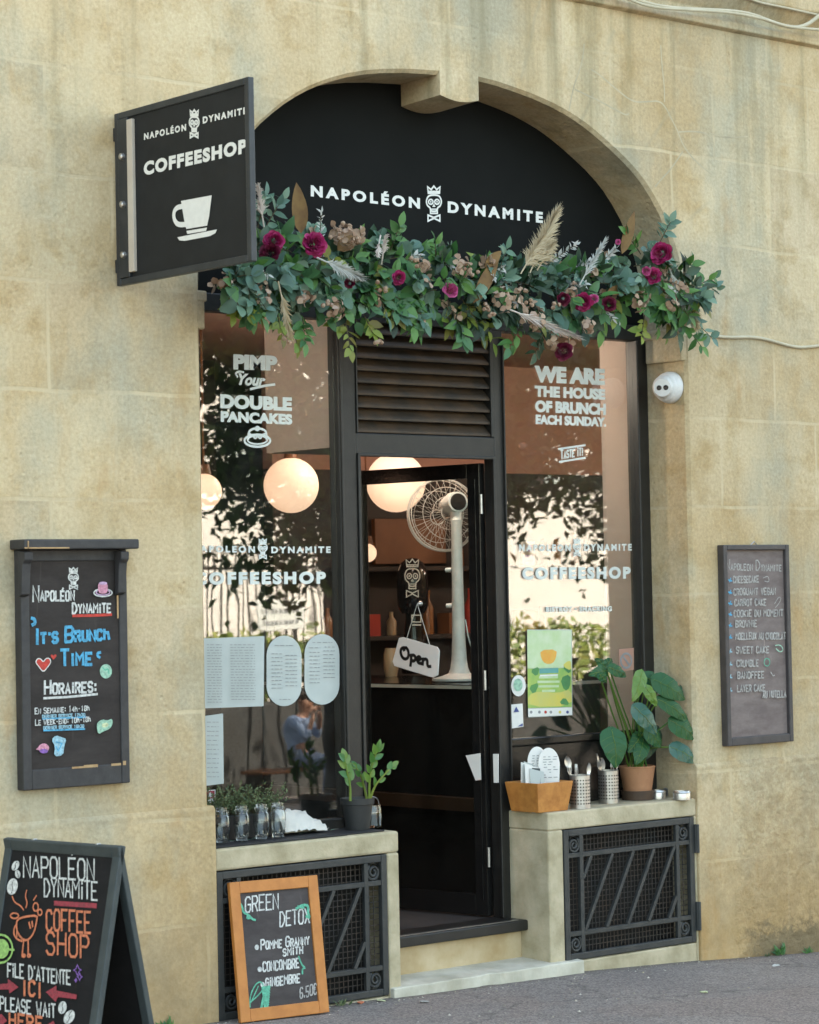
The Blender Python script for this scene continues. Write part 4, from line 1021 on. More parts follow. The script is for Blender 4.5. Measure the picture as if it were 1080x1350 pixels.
# px-measured body: (x, top, bottom) of the mass
env = [(290, 360, 380), (312, 352, 400), (340, 292, 418), (370, 295, 426), (410, 305, 428), (450, 306, 436), (500, 316, 428), (540, 322, 418), (580, 334, 420), (620, 340, 424), (660, 340, 432), (700, 345, 430), (740, 350, 428), (780, 345, 420), (820, 325, 413), (860, 328, 418), (900, 350, 424), (918, 368, 416)]
def envat(x):
    for (a, t0, b0), (b, t1, b1) in zip(env, env[1:]):
        if a <= x <= b: f = (x-a)/(b-a); return t0+(t1-t0)*f, b0+(b1-b0)*f
    return env[-1][1:]
def body(x, v, d=0):   # v 0 top .. 1 bottom
    t, b = envat(x); yy = t+(b-t)*v; dep = -.16*math.sin(math.pi*min(1, max(0, v)))
    return at(x, yy, -.06+dep+d+(.06 if 330 < x < 860 else -.02))
kinds = [('round', 'eucalyptus', .062, .062, 7), ('oval', 'eucalyptus', .042, .075, 8), ('oval', 'leafgreen', .045, .085, 7), ('oval', 'darkleaf', .05, .09, 7), ('oval', 'yellowleaf', .04, .07, 5), ('round', 'dried', .036, .038, 9), ('lance', 'dusty', .014, .035, 18)]
wts = [.22, .16, .25, .17, .05, .07, .08]
def pick():
    r = R.random()*sum(wts)
    for k, w in zip(kinds, wts):
        r -= w
        if r <= 0: return k
    return kinds[0]
for i in range(330):
    x = R.uniform(300, 906); v = R.random()
    p = body(x, .16+.62*v, .05*R.random()); kd = pick()
    if v > .75 and R.random() < .35: kd = kinds[4] if R.random() < .4 else kinds[2]
    up = (.5-v)*1.6
    d = V((R.uniform(-1, 1), R.uniform(-.8, -.05), up+R.uniform(-.5, .4)))
    L = R.uniform(.07, .145)
    sprig(p, d, L, kd[0], kd[1], kd[4], kd[2]*R.uniform(.8, 1.1), kd[3]*R.uniform(.8, 1.1), R.uniform(.1, .5))
# sprays that stand out of the outline
def spray(x0, y0, x1, y1, ki, L=None, n=None, Y0=-.15, Y1=-.2):
    a, b = at(x0, y0, Y0), at(x1, y1, Y1); k = kinds[ki]
    sprig(a, b-a, (b-a).length, k[0], k[1], n or k[4]+3, k[2]*.85, k[3]*.9, .08)
for s in ((880, 385, 944, 372, 1), (890, 400, 938, 440, 1), (895, 395, 940, 360, 2), (885, 410, 925, 452, 2), (345, 310, 372, 258, 1), (340, 300, 350, 255, 1), (420, 330, 424, 276, 6), (515, 330, 527, 295, 2),
          (575, 350, 574, 318, 2), (380, 410, 392, 452, 4), (455, 420, 462, 458, 4), (312, 385, 308, 412, 4), (330, 390, 332, 415, 2), (600, 420, 612, 444, 2), (690, 425, 672, 455, 2), (720, 430, 706, 462, 3), (745, 425, 752, 458, 5),
          (305, 374, 280, 372, 5), (790, 350, 812, 325, 6), (760, 360, 782, 338, 6), (720, 350, 760, 318, 6), (655, 365, 668, 325, 1), (560, 400, 548, 432, 2), (540, 395, 560, 425, 1), (500, 400, 530, 415, 1), (870, 320, 884, 290, 1), (845, 335, 826, 305, 2),
          (450, 330, 440, 295, 5), (470, 330, 476, 305, 5), (630, 350, 645, 345, 5), (400, 420, 402, 448, 2), (365, 410, 372, 440, 4), (480, 415, 492, 438, 4), (850, 415, 846, 440, 4)): spray(*s)
for k, nm in (('leafgreen', 'green_leaves'), ('eucalyptus', 'eucalyptus_leaves'), ('darkleaf', 'dark_leaves'), ('yellowleaf', 'yellow_leaves'), ('dried', 'dried_petals'), ('dusty', 'dusty_sprigs')):
    LM[k].raw(nm, k, gar, True)
TW.build('twigs', 'stem', gar, True)
def rose(x, y, r, m, Y=-.27, face=None):
    p = at(x, y, Y); rr = r*(p-CAMP).dot(cw)/F
    ax = (face or ((CAMP-p).normalized()+rv(.28)+V((0, 0, .1)))).normalized(); a = ax.orthogonal().normalized(); b = ax.cross(a)
    mb = MB(); n_ = 46
    for i in range(n_):                       # petals from the heart outwards, each a cupped patch
        t = (i+.5)/n_; th = math.acos(1-t*1.12); q = i*2.39996+R.uniform(-.2, .2)
        d = a*math.cos(q)*math.sin(th)+b*math.sin(q)*math.sin(th)+ax*math.cos(th)*.85
        out = (a*math.cos(q)+b*math.sin(q)); up = (ax*(1.1-t*.55)+out*(.15+.75*t)+rv(.10)).normalized(); sd = up.cross(d+rv(.12)).normalized(); nn = sd.cross(up)
        base = p+d*rr*R.uniform(.52, .66)-up*rr*.30; Lp = rr*R.uniform(.55, .70)*(.75+.35*t); Wp = rr*R.uniform(.30, .40)*(.55+.75*t)
        vs = []
        for u in range(5):
            for w in range(4):
                f_ = w/3; g_ = u/2-1; wv = Wp*(.35+.65*math.sin(math.pi*(.12+.62*f_)))
                vs.append(base+up*(Lp*f_*(1-.16*g_*g_))+sd*(wv*g_)-nn*(wv*.45*g_*g_)+nn*(rr*.16*f_*f_*t)+nn*R.uniform(-.012, .012)*rr)
        o = len(mb.v); mb.v += [tuple(v) for v in vs]
        for u in range(4):
            for w in range(3): mb.f.append((o+u*4+w, o+u*4+w+1, o+(u+1)*4+w+1, o+(u+1)*4+w))
    return mb.raw('rose', m, gar, True)
for x, y, r, m in ((361, 318, 15, 'rose'), (356, 334, 16, 'rosedark'), (414, 322, 18, 'rose'), (526, 366, 10.5, 'rose'), (594, 383, 12, 'rosepink'), (872, 335, 17, 'rose'), (862, 364, 12, 'rose'), (852, 357, 7, 'rosepink'),
                   (768, 398, 14, 'rose'), (743, 394, 10, 'rosedark'), (803, 401, 11, 'rosedark'), (783, 394, 7, 'rosepink'), (743, 463, 13, 'rosedark'), (461, 373, 8, 'rosedark'), (815, 319, 4, 'rosepink')): rose(x, y, r, m)
# dried hydrangea heads and seed clusters
for x, y, r, n in ((455, 312, 18, 30), (660, 395, 20, 34), (700, 420, 22, 36), (605, 352, 16, 24), (558, 348, 12, 16), (400, 395, 14, 18), (440, 408, 16, 20), (345, 388, 14, 16), (296, 370, 11, 16), (842, 398, 16, 20), (882, 402, 15, 18), (728, 450, 14, 18), (775, 428, 13, 16), (752, 382, 10, 14)):
    mb = MB(); c = at(x, y, -.24); rr = r*(c-CAMP).dot(cw)/F
    for i in range(n):
        q = rv().normalized(); q.y = -abs(q.y); pp_ = c+q*rr*R.uniform(.6, 1); leaf(mb, pp_, q.orthogonal()+rv(.5), q+rv(.3), .032, .030, 'round', .1, 3)
    mb.raw('dried_flower', 'dried', gar, True)
mb = MB()
for x, y in ((378, 448), (458, 300), (440, 308), (470, 318), (640, 405), (652, 412), (690, 385), (700, 398), (735, 405), (612, 352), (624, 360), (505, 378), (430, 400), (345, 395), (500, 447), (545, 345)):
    for k in range(4):
        p = at(x+R.uniform(-7, 7), y+R.uniform(-6, 6), -.27); mb.lathe([(0, -.012), (.010, -.004), (.011, .005), (0, .012)], p, rv(), 8)
mb.build('seed_heads', 'dried', gar, True)
def plume(x0, y0, x1, y1, wpx, m, n=260, Y=-.24, fan_=1.0):
    a, b = at(x0, y0, Y), at(x1, y1, Y-.03); ax = b-a; L = ax.length; ax.normalize(); sd = ax.cross(V((0, -1, 0))).normalized(); px_ = (a-CAMP).dot(cw)/F
    mb = MB(); mb.tube([a-ax*.05, a+ax*L*.5, b], [.004, .003, .001], 5)
    for i in range(n):
        t = R.random()**.8; p = a+ax*(L*t*.92); w = wpx*px_*(1-t)**.6*R.uniform(.3, 1)*fan_
        s = R.choice((-1, 1)); tip = p+ax*(.06+.05*R.random())*(L/.2)*.6+sd*(s*w)+V((0, R.uniform(-.03, .02), -.012*R.random()))
        md = (p+tip)/2+ax*.012; wv = sd.cross(tip-p).normalized()*.0 + ax.cross(tip-p).normalized().cross((tip-p).normalized())*.0018
        mb.add([p-wv, p+wv, md+wv*1.3, tip, md-wv*1.3], [(0, 1, 2, 3, 4)])
    mb.raw('pampas_plume', m, gar)
plume(702, 352, 733, 280, 26, 'pampas', 420); plume(693, 350, 715, 312, 22, 'pampas', 200); plume(682, 412, 758, 442, 9, 'pinkplume', 200, -.30); plume(715, 345, 730, 320, 16, 'pampas', 140)
plume(346, 285, 340, 245, 12, 'pinkplume', 120, -.2); plume(505, 335, 508, 312, 7, 'pinkplume', 80); plume(770, 365, 795, 320, 9, 'dusty', 120); plume(905, 375, 918, 430, 16, 'pampas', 200, -.2); plume(885, 360, 900, 400, 14, 'dusty', 130, -.22); plume(430, 345, 475, 365, 16, 'dusty', 200, -.3); plume(370, 385, 382, 440, 9, 'pampas', 140, -.26); plume(500, 320, 497, 335, 9, 'pinkplume', 60)
for x0, y0, x1, y1, w in ((397, 308, 392, 240, 22), (624, 400, 660, 334, 18), (820, 335, 838, 277, 15), (800, 385, 836, 380, 14), (640, 352, 662, 330, 14), (445, 330, 470, 310, 20)):
    a, b = at(x0, y0, -.2), at(x1, y1, -.22); px_ = (a-CAMP).dot(cw)/F
    mb = MB(); leaf(mb, a, b-a, V((-.4, -1, .15)), (b-a).length, w*px_, 'oval', .06, 8); mb.raw('brown_leaf', 'brownleaf', gar, True)

# ---------------------------------------------------------------- security camera on the right jamb
cp = at(884, 512, .17); cp = V((2.062, .17, cp.z)); cp = CAMP+ray(886, 511)*((2.062-CAMP.x)/ray(886, 511).x)
sc_ = thing('security_camera', cp, 'white dome security camera on the right stone jamb under the garland', 'camera')
dirc = V((-.80, -.52, -.10)).normalized()
mb = MB(); mb.lathe([(0, 0), (.083, 0), (.086, .008), (.084, .03), (.080, .042), (.078, .044), (.078, .05), (.072, .062), (.05, .075), (0, .08)], cp, (-1, 0, 0), 40); mb.build('base', 'camwhite', sc_, True)
bc = cp+V((-.055, 0, 0))
mb = MB(); mb.lathe([(.066*math.sin(math.pi*i/16), .066*math.cos(math.pi*i/16)) for i in range(17)], bc, dirc, 32); dome = mb.build('dome', 'camwhite', sc_, True)
fc = bc+dirc*.05
mb = MB(); mb.lathe([(.050, -.01), (.052, .012), (.047, .022), (.044, .0225), (.0, .0226)], fc, dirc, 32); mb.build('face_plate', 'camwhite', sc_, True)
rt_ = dirc.cross(V((0, 0, 1))).normalized()
for s in (-.019, .017):
    mb = MB(); mb.lathe([(0, .022), (.0135, .022), (.0135, .0255), (.011, .026), (.010, .024), (0, .0235)], fc+rt_*s, dirc, 20); mb.build('eye', 'lens', sc_, True)

# ---------------------------------------------------------------- cables
cb = MB()
pts = [at(x, y, -.10) for x, y in ((760, -38), (835, -3), (860, 7), (900, 12), (960, 14), (990, 18), (1020, 30), (1045, 37), (1062, 34), (1075, 25), (1095, 8))]
cb.tube(smooth_pts([tuple(p) for p in pts], 2), .011, 8)
pts = [at(x, y+7, -.105) for x, y in ((760, -40), (835, -5), (862, 3), (905, 6), (960, 9), (1000, 16), (1030, 26), (1050, 30), (1110, 34))]
cb.tube(smooth_pts([tuple(p) for p in pts], 2), .008, 8)
tag(cb.build('cable_pair', 'cable', None, True), 'pair of pale cables sagging along the stone ledge at the top of the wall', 'cable')
cb = MB(); pts = [at(x, y, -.012) for x, y in ((925, 440), (945, 443.5), (965, 445), (990, 444), (1010, 447), (1030, 453), (1052, 458.5), (1075, 456.5), (1110, 452))]
cb.tube(smooth_pts([tuple(p) for p in pts], 2), .0085, 8)
tag(cb.build('wall_cable', 'cable', None, True), 'thin pale cable running along the wall right of the garland', 'cable')
cb = MB(); pts = [at(x, y, -.09) for x, y in ((975, -6), (1005, 4), (1040, 11), (1080, 20), (1110, 26))]; cb.tube([tuple(p) for p in pts], .006, 6)
tag(cb.build('wall_cable', 'cable', None, True), 'single thin cable on top of the ledge at the upper right corner', 'cable')

# ---------------------------------------------------------------- wall chalkboards
bl = thing('wall_chalkboard', (-1.8, -.03, 1.6), 'tall black chalkboard with a ledge and coloured brunch drawings left of the shop', 'chalkboard')
x0, x1, z0, z1 = -2.10, at(172, 1030, -.054).x, 1.107, 2.12
mb = MB(); mb.box(x0+.04, x1-.04, -.045, .0, z0+.06, z1); bd = mb.build('board', 'slate_left', bl)
mb = MB(); f = .042
mb.box(x0, x0+f, -.054, .0, z0, z1); mb.box(x1-f, x1, -.054, .0, z0, z1); mb.box(x0+f, x1-f, -.053, .0, z0, z0+.085); mb.box(x0+f, x1-f, -.052, .0, z1-.05, z1)
mb.build('frame', 'frame_left', bl, bevel=.005)
mb = MB(); mb.box(x0-.02, at(184, 720, -.12).x, -.12, -.0, z1+.0, z1+.042); lg = mb.build('top_ledge', 'frame_left', bl, bevel=.006)
mb = MB(); mb.box(x0-.02, x0+.2, -.123, -.1201, z1+.002, z1+.008); mb.box(x0-.005, x0+.0, -.123, -.1201, z1+.002, z1+.035); mb.build('worn_edge', 'rawwood', lg)
for xa in (x0+.006, x1-.045):
    mb = MB(); pr = [(-.0545, z1-.20), (-.082, z1-.19), (-.088, z1-.10), (-.093, z1-.06), (-.108, z1-.045), (-.110, z1-.012), (-.0545, z1-.005)]
    mb.prism([(xa-.02, y, z) for y, z in pr], (.042, 0, 0)); mb.build('bracket', 'frame_left', bl, bevel=.004)
mb = MB()
for a, b, h in ((-1.86, -1.80, .008), (-1.80, -1.73, .012), (-1.66, -1.61, .010), (-1.60, -1.585, .018)): mb.box(a, b, -.0555, -.0535, z0+.078, z0+.078+h)
mb.box(x1-.055, x1-.047, -.0555, -.0535, z1-.3, z1-.2)
mb.build('chipped_wood', 'rawwood', bl)
PB = lambda x, y: at(x, y, -.045)
ink = Ink(PB, (0, -1, 0), .001)
ink.emblem('white', 90, 103.5, 748.5, 776.5, .003)
ink.hand('white', 'NAPOLÉON', (43.5, 792.5), (98, 791.3), 12.5, .0042, 1.65)
ink.hand('white', 'DYNAMiTE', (95.5, 808.6), (146, 807.3), 11.5, .0042, 1.2)
ink.px('red', [(96, 811.8), (120, 811.5), (146.5, 810.2)], .006)
ink.hand('blue', "IT'S BRUNCh", (46.7, 849), (144, 842.5), 13, .0068, 1.5); ink.hand('blue', 'TiME', (80, 877.5), (121, 876), 15, .0068, 1.35)
ink.px('blue', [(41, 815), (45, 816), (46, 822), (42, 824)], .007, 1); ink.px('blue', [(132, 860), (128, 861), (128, 865), (131, 867)], .006, 1)
def heart(x, y, s): return [(x, y+s), (x-s*.55, y+s*.3), (x-s, y-s*.3), (x-s*.75, y-s*.75), (x-s*.35, y-s*.75), (x, y-s*.3), (x+s*.35, y-s*.8), (x+s*.8, y-s*.8), (x+s*1.0, y-s*.3), (x+s*.6, y+s*.3)]
ink.fill('red', heart(56.5, 876, 9.5), 1); ink.px('white', heart(56.5, 876, 10.3), .0022, 1, True); ink.fill('red', heart(70, 866, 4), 1)
ink.disc('mint', 139, 885, 8, 9.5); ink.px('green', [(135, 880), (138, 884), (142, 881), (143, 888)], .003, 1)
ink.hand('white', 'HORAiRES:', (58.5, 915), (126.5, 912), 13, .005, 1.35); ink.px('white', [(57, 920.5), (90, 918.8), (127.5, 915)], .005)
ink.hand('white', 'EN SEMAiNE: 14h-18h', (45.5, 941), (117, 936.5), 6.2, .0022, 1.2); ink.hand('sky', 'DERNiER SERViCE 17h30', (55, 946.5), (111, 944), 3.8, .0019); ink.px('blue', [(55, 947.8), (112, 945.5)], .0035)
ink.hand('white', 'LE WEEK-END: 10h-18h', (45.5, 956.5), (118, 951), 6.2, .0022, 1.2); ink.hand('sky', 'DERNiER SERViCE 16h30', (56, 961.5), (109, 959), 3.8, .0019); ink.px('blue', [(56, 963), (110, 961)], .0035)
ink.fill('mint', ((126, 953), (133, 948), (140, 950), (146, 947), (147, 954), (143, 961), (135, 964), (128, 968), (126, 960)), 1); ink.fill('lemon', ((132, 954), (140, 952), (142, 957), (134, 960)), 1, .0012)
ink.disc('pink', 56, 986, 7, 6); ink.disc('violet', 56, 990, 5.5, 3, up=.0012); ink.fill('pink', ((50, 984), (45.5, 988), (51, 989)))
ink.fill('sky', ((66, 975), (72, 969), (80, 972), (86, 974), (83, 983), (81.5, 996), (69, 997), (71, 984)), 1); ink.disc('slate', 76, 982, 3, 4, up=.0012) if 'slate' in CH else ink.px('blue', [(72, 978), (80, 980), (75, 990), (72, 984)], .003)
ink.ring('white', 134, 781.5, 12, 5, .003); ink.ring('lilac', 134, 781, 9, 3.6, .0025); ink.fill('pink', ((127.5, 768.5), (134, 766.5), (140, 768.5), (140.5, 781), (134, 783.5), (127.5, 781)), 1, .0012); ink.disc('lilac', 134, 769, 5.5, 2, up=.0024)
ink.done(bd, 'chalk_drawing')

br = thing('wall_chalkboard', (2.56, -.02, 1.6), 'narrow dusty chalkboard listing cakes on the wall right of the shop', 'chalkboard')
x0, x1, z0, z1 = 2.272, at(1044, 850, -.048).x, 1.053, 2.128
mb = MB(); mb.box(x0+.02, x1-.02, -.026, .0, z0+.02, z1-.02); bd = mb.build('board', 'slate_right', br)
mb = MB(); f = .03; mb.box(x0, x0+f, -.048, .0, z0, z1); mb.box(x1-f, x1, -.048, .0, z0, z1); mb.box(x0+f, x1-f, -.047, .0, z0, z0+.045); mb.box(x0+f, x1-f, -.047, .0, z1-.028, z1)
mb.build('frame', 'frame_right', br, bevel=.005)
mb = MB(); mb.tube([(2.52, -.02, z1), (2.545, -.022, z1+.018), (2.57, -.02, z1)], .003, 6); mb.build('hanger', 'steel', br, True)
ink = Ink(lambda x, y: at(x, y, -.026), (0, -1, 0), .001)
ink.hand('dim', 'NAPOLEON DYNAMiTE', (957, 751), (1030, 753), 7.8, .0035, 1.7)
for txt, x, y, xe in (('CHEESECAKE', 966.5, 768.5, 999.8), ('CROQUANT VEGAN', 967, 784.6, 1022), ('CARROT CAKE', 968, 798.8, 1009.5), ('COOKiE DU MOMENT', 967, 813, 1031.5), ('BROWNiE', 969, 827, 997), ('MOELLEUX AU CHOCOLAT', 969, 843, 1034.5),
                      ('SWEET CAKE', 969.5, 861.4, 1012.5), ('CRUMBLE', 970, 879, 998.5), ('BANOFFEE', 971, 894.7, 1005.6), ('LAYER CAKE', 970.5, 911.8, 1007), ('AU NUTELLA', 1004, 919.6, 1034.5)):
    ink.hand('dim', txt, (x, y), (xe, y-.8), 8.4, .0038)
for y in (764.5, 780.5, 795, 809.5, 824, 839.5, 858, 875, 892, 909.5):
    ink.px('sky' if y > 850 else 'blue', [(958.5, y), (963, y+1.5)], .004); ink.px('sky' if y > 850 else 'blue', [(961.5, y-2.5), (960, y+3)], .003)
ink.px('dim', [(1004, 762), (1011, 759), (1012, 768), (1006, 766)], .002, 2); ink.px('dim', [(1019, 796), (1025, 786), (1028, 790), (1023, 798), (1020, 801)], .0022, 2); ink.px('mint', [(1020, 851), (1027, 850), (1031, 857), (1026, 860), (1021, 855)], .003, 2)
ink.ring('green', 1009, 873, 3.8, 5, .0025); ink.px('dim', [(1014, 886), (1017, 891), (1019, 890)], .0028)
ink.done(bd, 'chalk_writing')

# ---------------------------------------------------------------- leaning green detox board
A_, B_ = V((-1.045, -.125, .014)), V((-.578, -.170, .010)); U_ = (B_-A_)
Tt = V((-1.038, -.022, .625)); V_ = Tt-A_; V_ = V_-U_*(V_.dot(U_)/U_.length_squared)+U_*.02
Un, Vn = U_.normalized(), V_.normalized(); Nn = Un.cross(Vn).normalized()
Nn = Nn if Nn.y < 0 else -Nn
LM_ = Matrix(((Un.x, Nn.x, Vn.x, A_.x), (Un.y, Nn.y, Vn.y, A_.y), (Un.z, Nn.z, Vn.z, A_.z), (0, 0, 0, 1)))
db = thing('leaning_chalkboard', A_, 'orange framed chalkboard for a green detox juice leaning on the left grille', 'chalkboard')
ww, hh = U_.length, V_.length; f = .052
mb = MB(); mb.box(f-.01, ww-f+.01, -.016, -.006, f-.01, hh-f+.01, LM_); bd = mb.build('board', 'slate_d', db)
mb = MB(); mb.box(0, f, -.02, .004, 0, hh, LM_); mb.box(ww-f, ww, -.02, .004, 0, hh, LM_); mb.box(f, ww-f, -.0195, .0035, 0, f+.004, LM_); mb.box(f, ww-f, -.0195, .0035, hh-f, hh, LM_)
mb.build('frame', 'orange', db, bevel=.003)
ink = Ink(Plane(LM_ @ V((0, -.006, 0)), Nn), Nn, .001)
ink.hand('white', 'GREEN', (323.5, 1202.5), (367.5, 1197.5), 20, .0036, gap=.25); ink.hand('white', 'DETOX', (369, 1221.5), (408.5, 1216.5), 19, .0036, gap=.25)
ink.hand('white', 'POMME GRANNY', (344, 1252), (407.5, 1245), 10, .0036, 1.3); ink.hand('white', 'SMiTH', (373, 1260.5), (399, 1256.7), 9, .0036)
ink.hand('white', 'CONCOMBRE', (346.5, 1281), (394, 1275.5), 12, .0038); ink.hand('white', 'GiNGEMBRE', (350, 1301), (395, 1295), 11, .0038); ink.hand('dim', '6,50€', (395, 1317), (417, 1310.5), 14, .003)
for x, y in ((338, 1249), (341.8, 1278), (345.5, 1298)): ink.disc('white', x, y, 3, 3.6, 10)
ink.px('green', [(316, 1191), (319, 1196), (320, 1203), (327, 1206), (332, 1212), (336, 1213)], .005, 1); ink.px('green', [(326, 1207), (325, 1211), (331, 1210)], .005, 1)
ink.px('green', [(390, 1198), (399, 1193), (406, 1194), (405, 1203), (408, 1210), (403, 1208)], .006, 1); ink.px('green', [(392, 1195), (400, 1197)], .005); ink.px('green', [(393, 1261), (397, 1272), (402, 1276), (398, 1277), (398, 1284)], .004, 1)
ink.px('green', [(329, 1328), (329, 1312), (337, 1296), (345, 1294), (347, 1304), (338, 1314), (331, 1320)], .003, 2); ink.px('green', [(330, 1322), (340, 1300)], .0025)
for i in range(9): ink.px('green', [(345+i*.4, 1303+i*3.2), (355-i*.3, 1301+i*3.2)], .0065)
ink.px('green', [(343, 1332), (346, 1318), (350, 1302)], .006)
ink.done(bd, 'chalk_writing')

# ---------------------------------------------------------------- A-board standing square to the wall
TZ = .97
ta, tb_ = atz(9, 1103.5, TZ), atz(161, 1114.5, TZ); au = (tb_-ta); au.z = 0; aw = au.length; au.normalize(); an = V((au.y, -au.x, 0)); 
if an.x > 0: an = -an
ag = gz(ta.x)
ab = thing('sandwich_board', (ta.x, ta.y, ag), 'black folding pavement chalkboard with orange coffee shop lettering in the bottom left corner', 'chalkboard')
hA = TZ-ag; sprd = .20
def aframe(s):   # s=+1 front leaf (towards -X), -1 rear leaf
    w = V((an.x*sprd*s, an.y*sprd*s, -hA)); Ls = w.length; w.normalize(); nn = au.cross(w).normalized()
    if nn.dot(an)*s < 0: nn = -nn
    return Matrix(((au.x, nn.x, -w.x, ta.x), (au.y, nn.y, -w.y, ta.y), (au.z, nn.z, -w.z, TZ), (0, 0, 0, 1))), Ls, nn
for s, nm in ((1, 'front_leaf'), (-1, 'rear_leaf')):
    mm, Ls, nn = aframe(s); f = .042
    mb = MB(); mb.box(f-.01, aw-f+.01, -.012+.003*s, -.004+.003*s, -Ls+.14, -f+.01, mm); bo = mb.build(nm, 'slate_a', ab)
    mb = MB(); mb.box(0, f, -.022, .004, -Ls, 0, mm); mb.box(aw-f, aw, -.022, .004, -Ls, 0, mm); mb.box(f, aw-f, -.0215, .0035, -f-.004, -.001, mm); mb.box(f, aw-f, -.0215, .0035, -Ls+.11, -Ls+.155, mm)
    mb.build('frame', 'frame_a', bo, bevel=.004)
    if s == 1:
        ink = Ink(Plane(mm @ V((0, -.001, 0)), nn), nn, .001)
        ink.hand('white', 'NAPOLÉON', (31.5, 1155.5), (125.5, 1161), 27, .0040, gap=.22); ink.hand('white', 'DYNAMiTE', (59, 1182), (129.5, 1186), 23, .0038, gap=.2)
        ink.fill('crimson', ((72, 1187.5), (128.5, 1191), (128, 1197.5), (72, 1194)))
        ink.hand('orange', 'COFFEE', (62, 1226.5), (121, 1230), 27, .0048, gap=.25); ink.hand('orange', 'SHOP', (62, 1258), (119, 1264), 29, .0048, gap=.3)
        ink.hand('white', "FiLE D'ATTENTE", (11, 1287.5), (94.5, 1298.5), 17.5, .0038, gap=.25); ink.hand('orange', 'iCi'.upper(), (32, 1311.5), (55.5, 1315), 19, .0058, gap=.5)
        ink.hand('white', 'PLEASE WAiT', (1.5, 1331.5), (75, 1342), 17, .0038, gap=.25); ink.hand('orange', 'HERE', (14, 1353), (58, 1359), 17, .0052)
        ink.fill('crimson', ((-4, 1298), (12, 1296.5), (12, 1290.5), (26, 1301.5), (14, 1310), (13, 1304.5), (-4, 1305))); ink.fill('crimson', ((62, 1308), (76, 1299.5), (76, 1306), (103, 1311.5), (102, 1317.5), (78, 1314.5), (75, 1321)))
        ink.fill('crimson', ((-4, 1338), (4, 1337), (11, 1346), (4, 1352), (-4, 1350))); ink.fill('crimson', ((62, 1352), (72, 1346), (78, 1358)))
        for x, y, a_, b_, ro in ((22, 1141.5, 4.5, 7, .5), (25, 1152.5, 3.5, 5.5, -.2), (18, 1169, 7, 11, .2), (84, 1328.5, 5.5, 8.5, .2), (93, 1341, 6.5, 10, .5)):
            ink.disc('white', x, y, a_, b_, 16, 0, ro); ink.mb.setdefault('slate', MB()); ink.px('slate', [(x+b_*.7*math.sin(ro), y-b_*.8), (x-.8, y-b_*.2), (x+.8, y+b_*.2), (x-b_*.7*math.sin(ro), y+b_*.8)], .0016, 1)
        # walking cup doodle
        ink.px('orange', [(25, 1212), (35, 1208.5), (51, 1207), (50, 1215), (47, 1229), (40, 1239), (33, 1240), (25, 1231), (23, 1220)], .0042, 1, True)
        ink.px('orange', [(24, 1218), (20, 1224), (20, 1233), (25, 1239), (31, 1241)], .0038, 2); ink.px('orange', [(33, 1240), (31, 1259), (35, 1261)], .004); ink.px('orange', [(39, 1239), (39, 1258), (42, 1260)], .004)
        ink.px('orange', [(27, 1232), (24, 1229), (24, 1235)], .004)
        ink.ring('orange', 33, 1260, 2.3, 2, .003, 8); ink.ring('orange', 40, 1260, 2.2, 2, .003, 8); ink.px('orange', [(40, 1216), (42, 1224)], .004); ink.px('orange', [(44, 1215), (45, 1222)], .004)
        ink.px('orange', [(18, 1182), (21, 1190), (29, 1194), (33, 1200)], .003, 2); ink.px('orange', [(37, 1174), (35, 1182), (38, 1190), (36, 1197)], .003, 2); ink.px('orange', [(50, 1181), (46, 1187)], .003)
        ink.ring('orange', 49, 1196, 3.5, 5.5, .0032, 10); ink.ring('orange', 54.5, 1203, 2.8, 4, .0032, 10); ink.ring('orange', 21, 1207.5, 5.5, 3.6, .0032, 10)
        ink.ring('lime', 3, 1251, 15.5, 18.5, .0042); ink.disc('lime', 3.5, 1251, 10.5, 13); ink.px('lime', [(14, 1252), (20.5, 1252.5)], .004)
        for x, y, q in ((104, 1279, 5), (107, 1288, 3.4), (102, 1292.5, 1.6)): ink.px('violet', [(x, y-q*1.4), (x+q*.45, y-q*.3), (x+q, y), (x+q*.4, y+q*.4), (x, y+q*1.4), (x-q*.4, y+q*.4), (x-q, y), (x-q*.4, y-q*.3)], .002, 0, True)
        mats = dict(CH); mats['slate'] = M['slate_a']; ink.done(bo, 'chalk_writing', mats)
mm, Ls, nn = aframe(1)
for z in (.25, .8): 
    mb = MB(); q = au*(aw*z); mb.tube([V((ta.x, ta.y, TZ-.003))+q-an*.010, V((ta.x, ta.y, TZ-.003))+q+an*.010], .005, 8); mb.build('hinge', 'steel', ab, True)

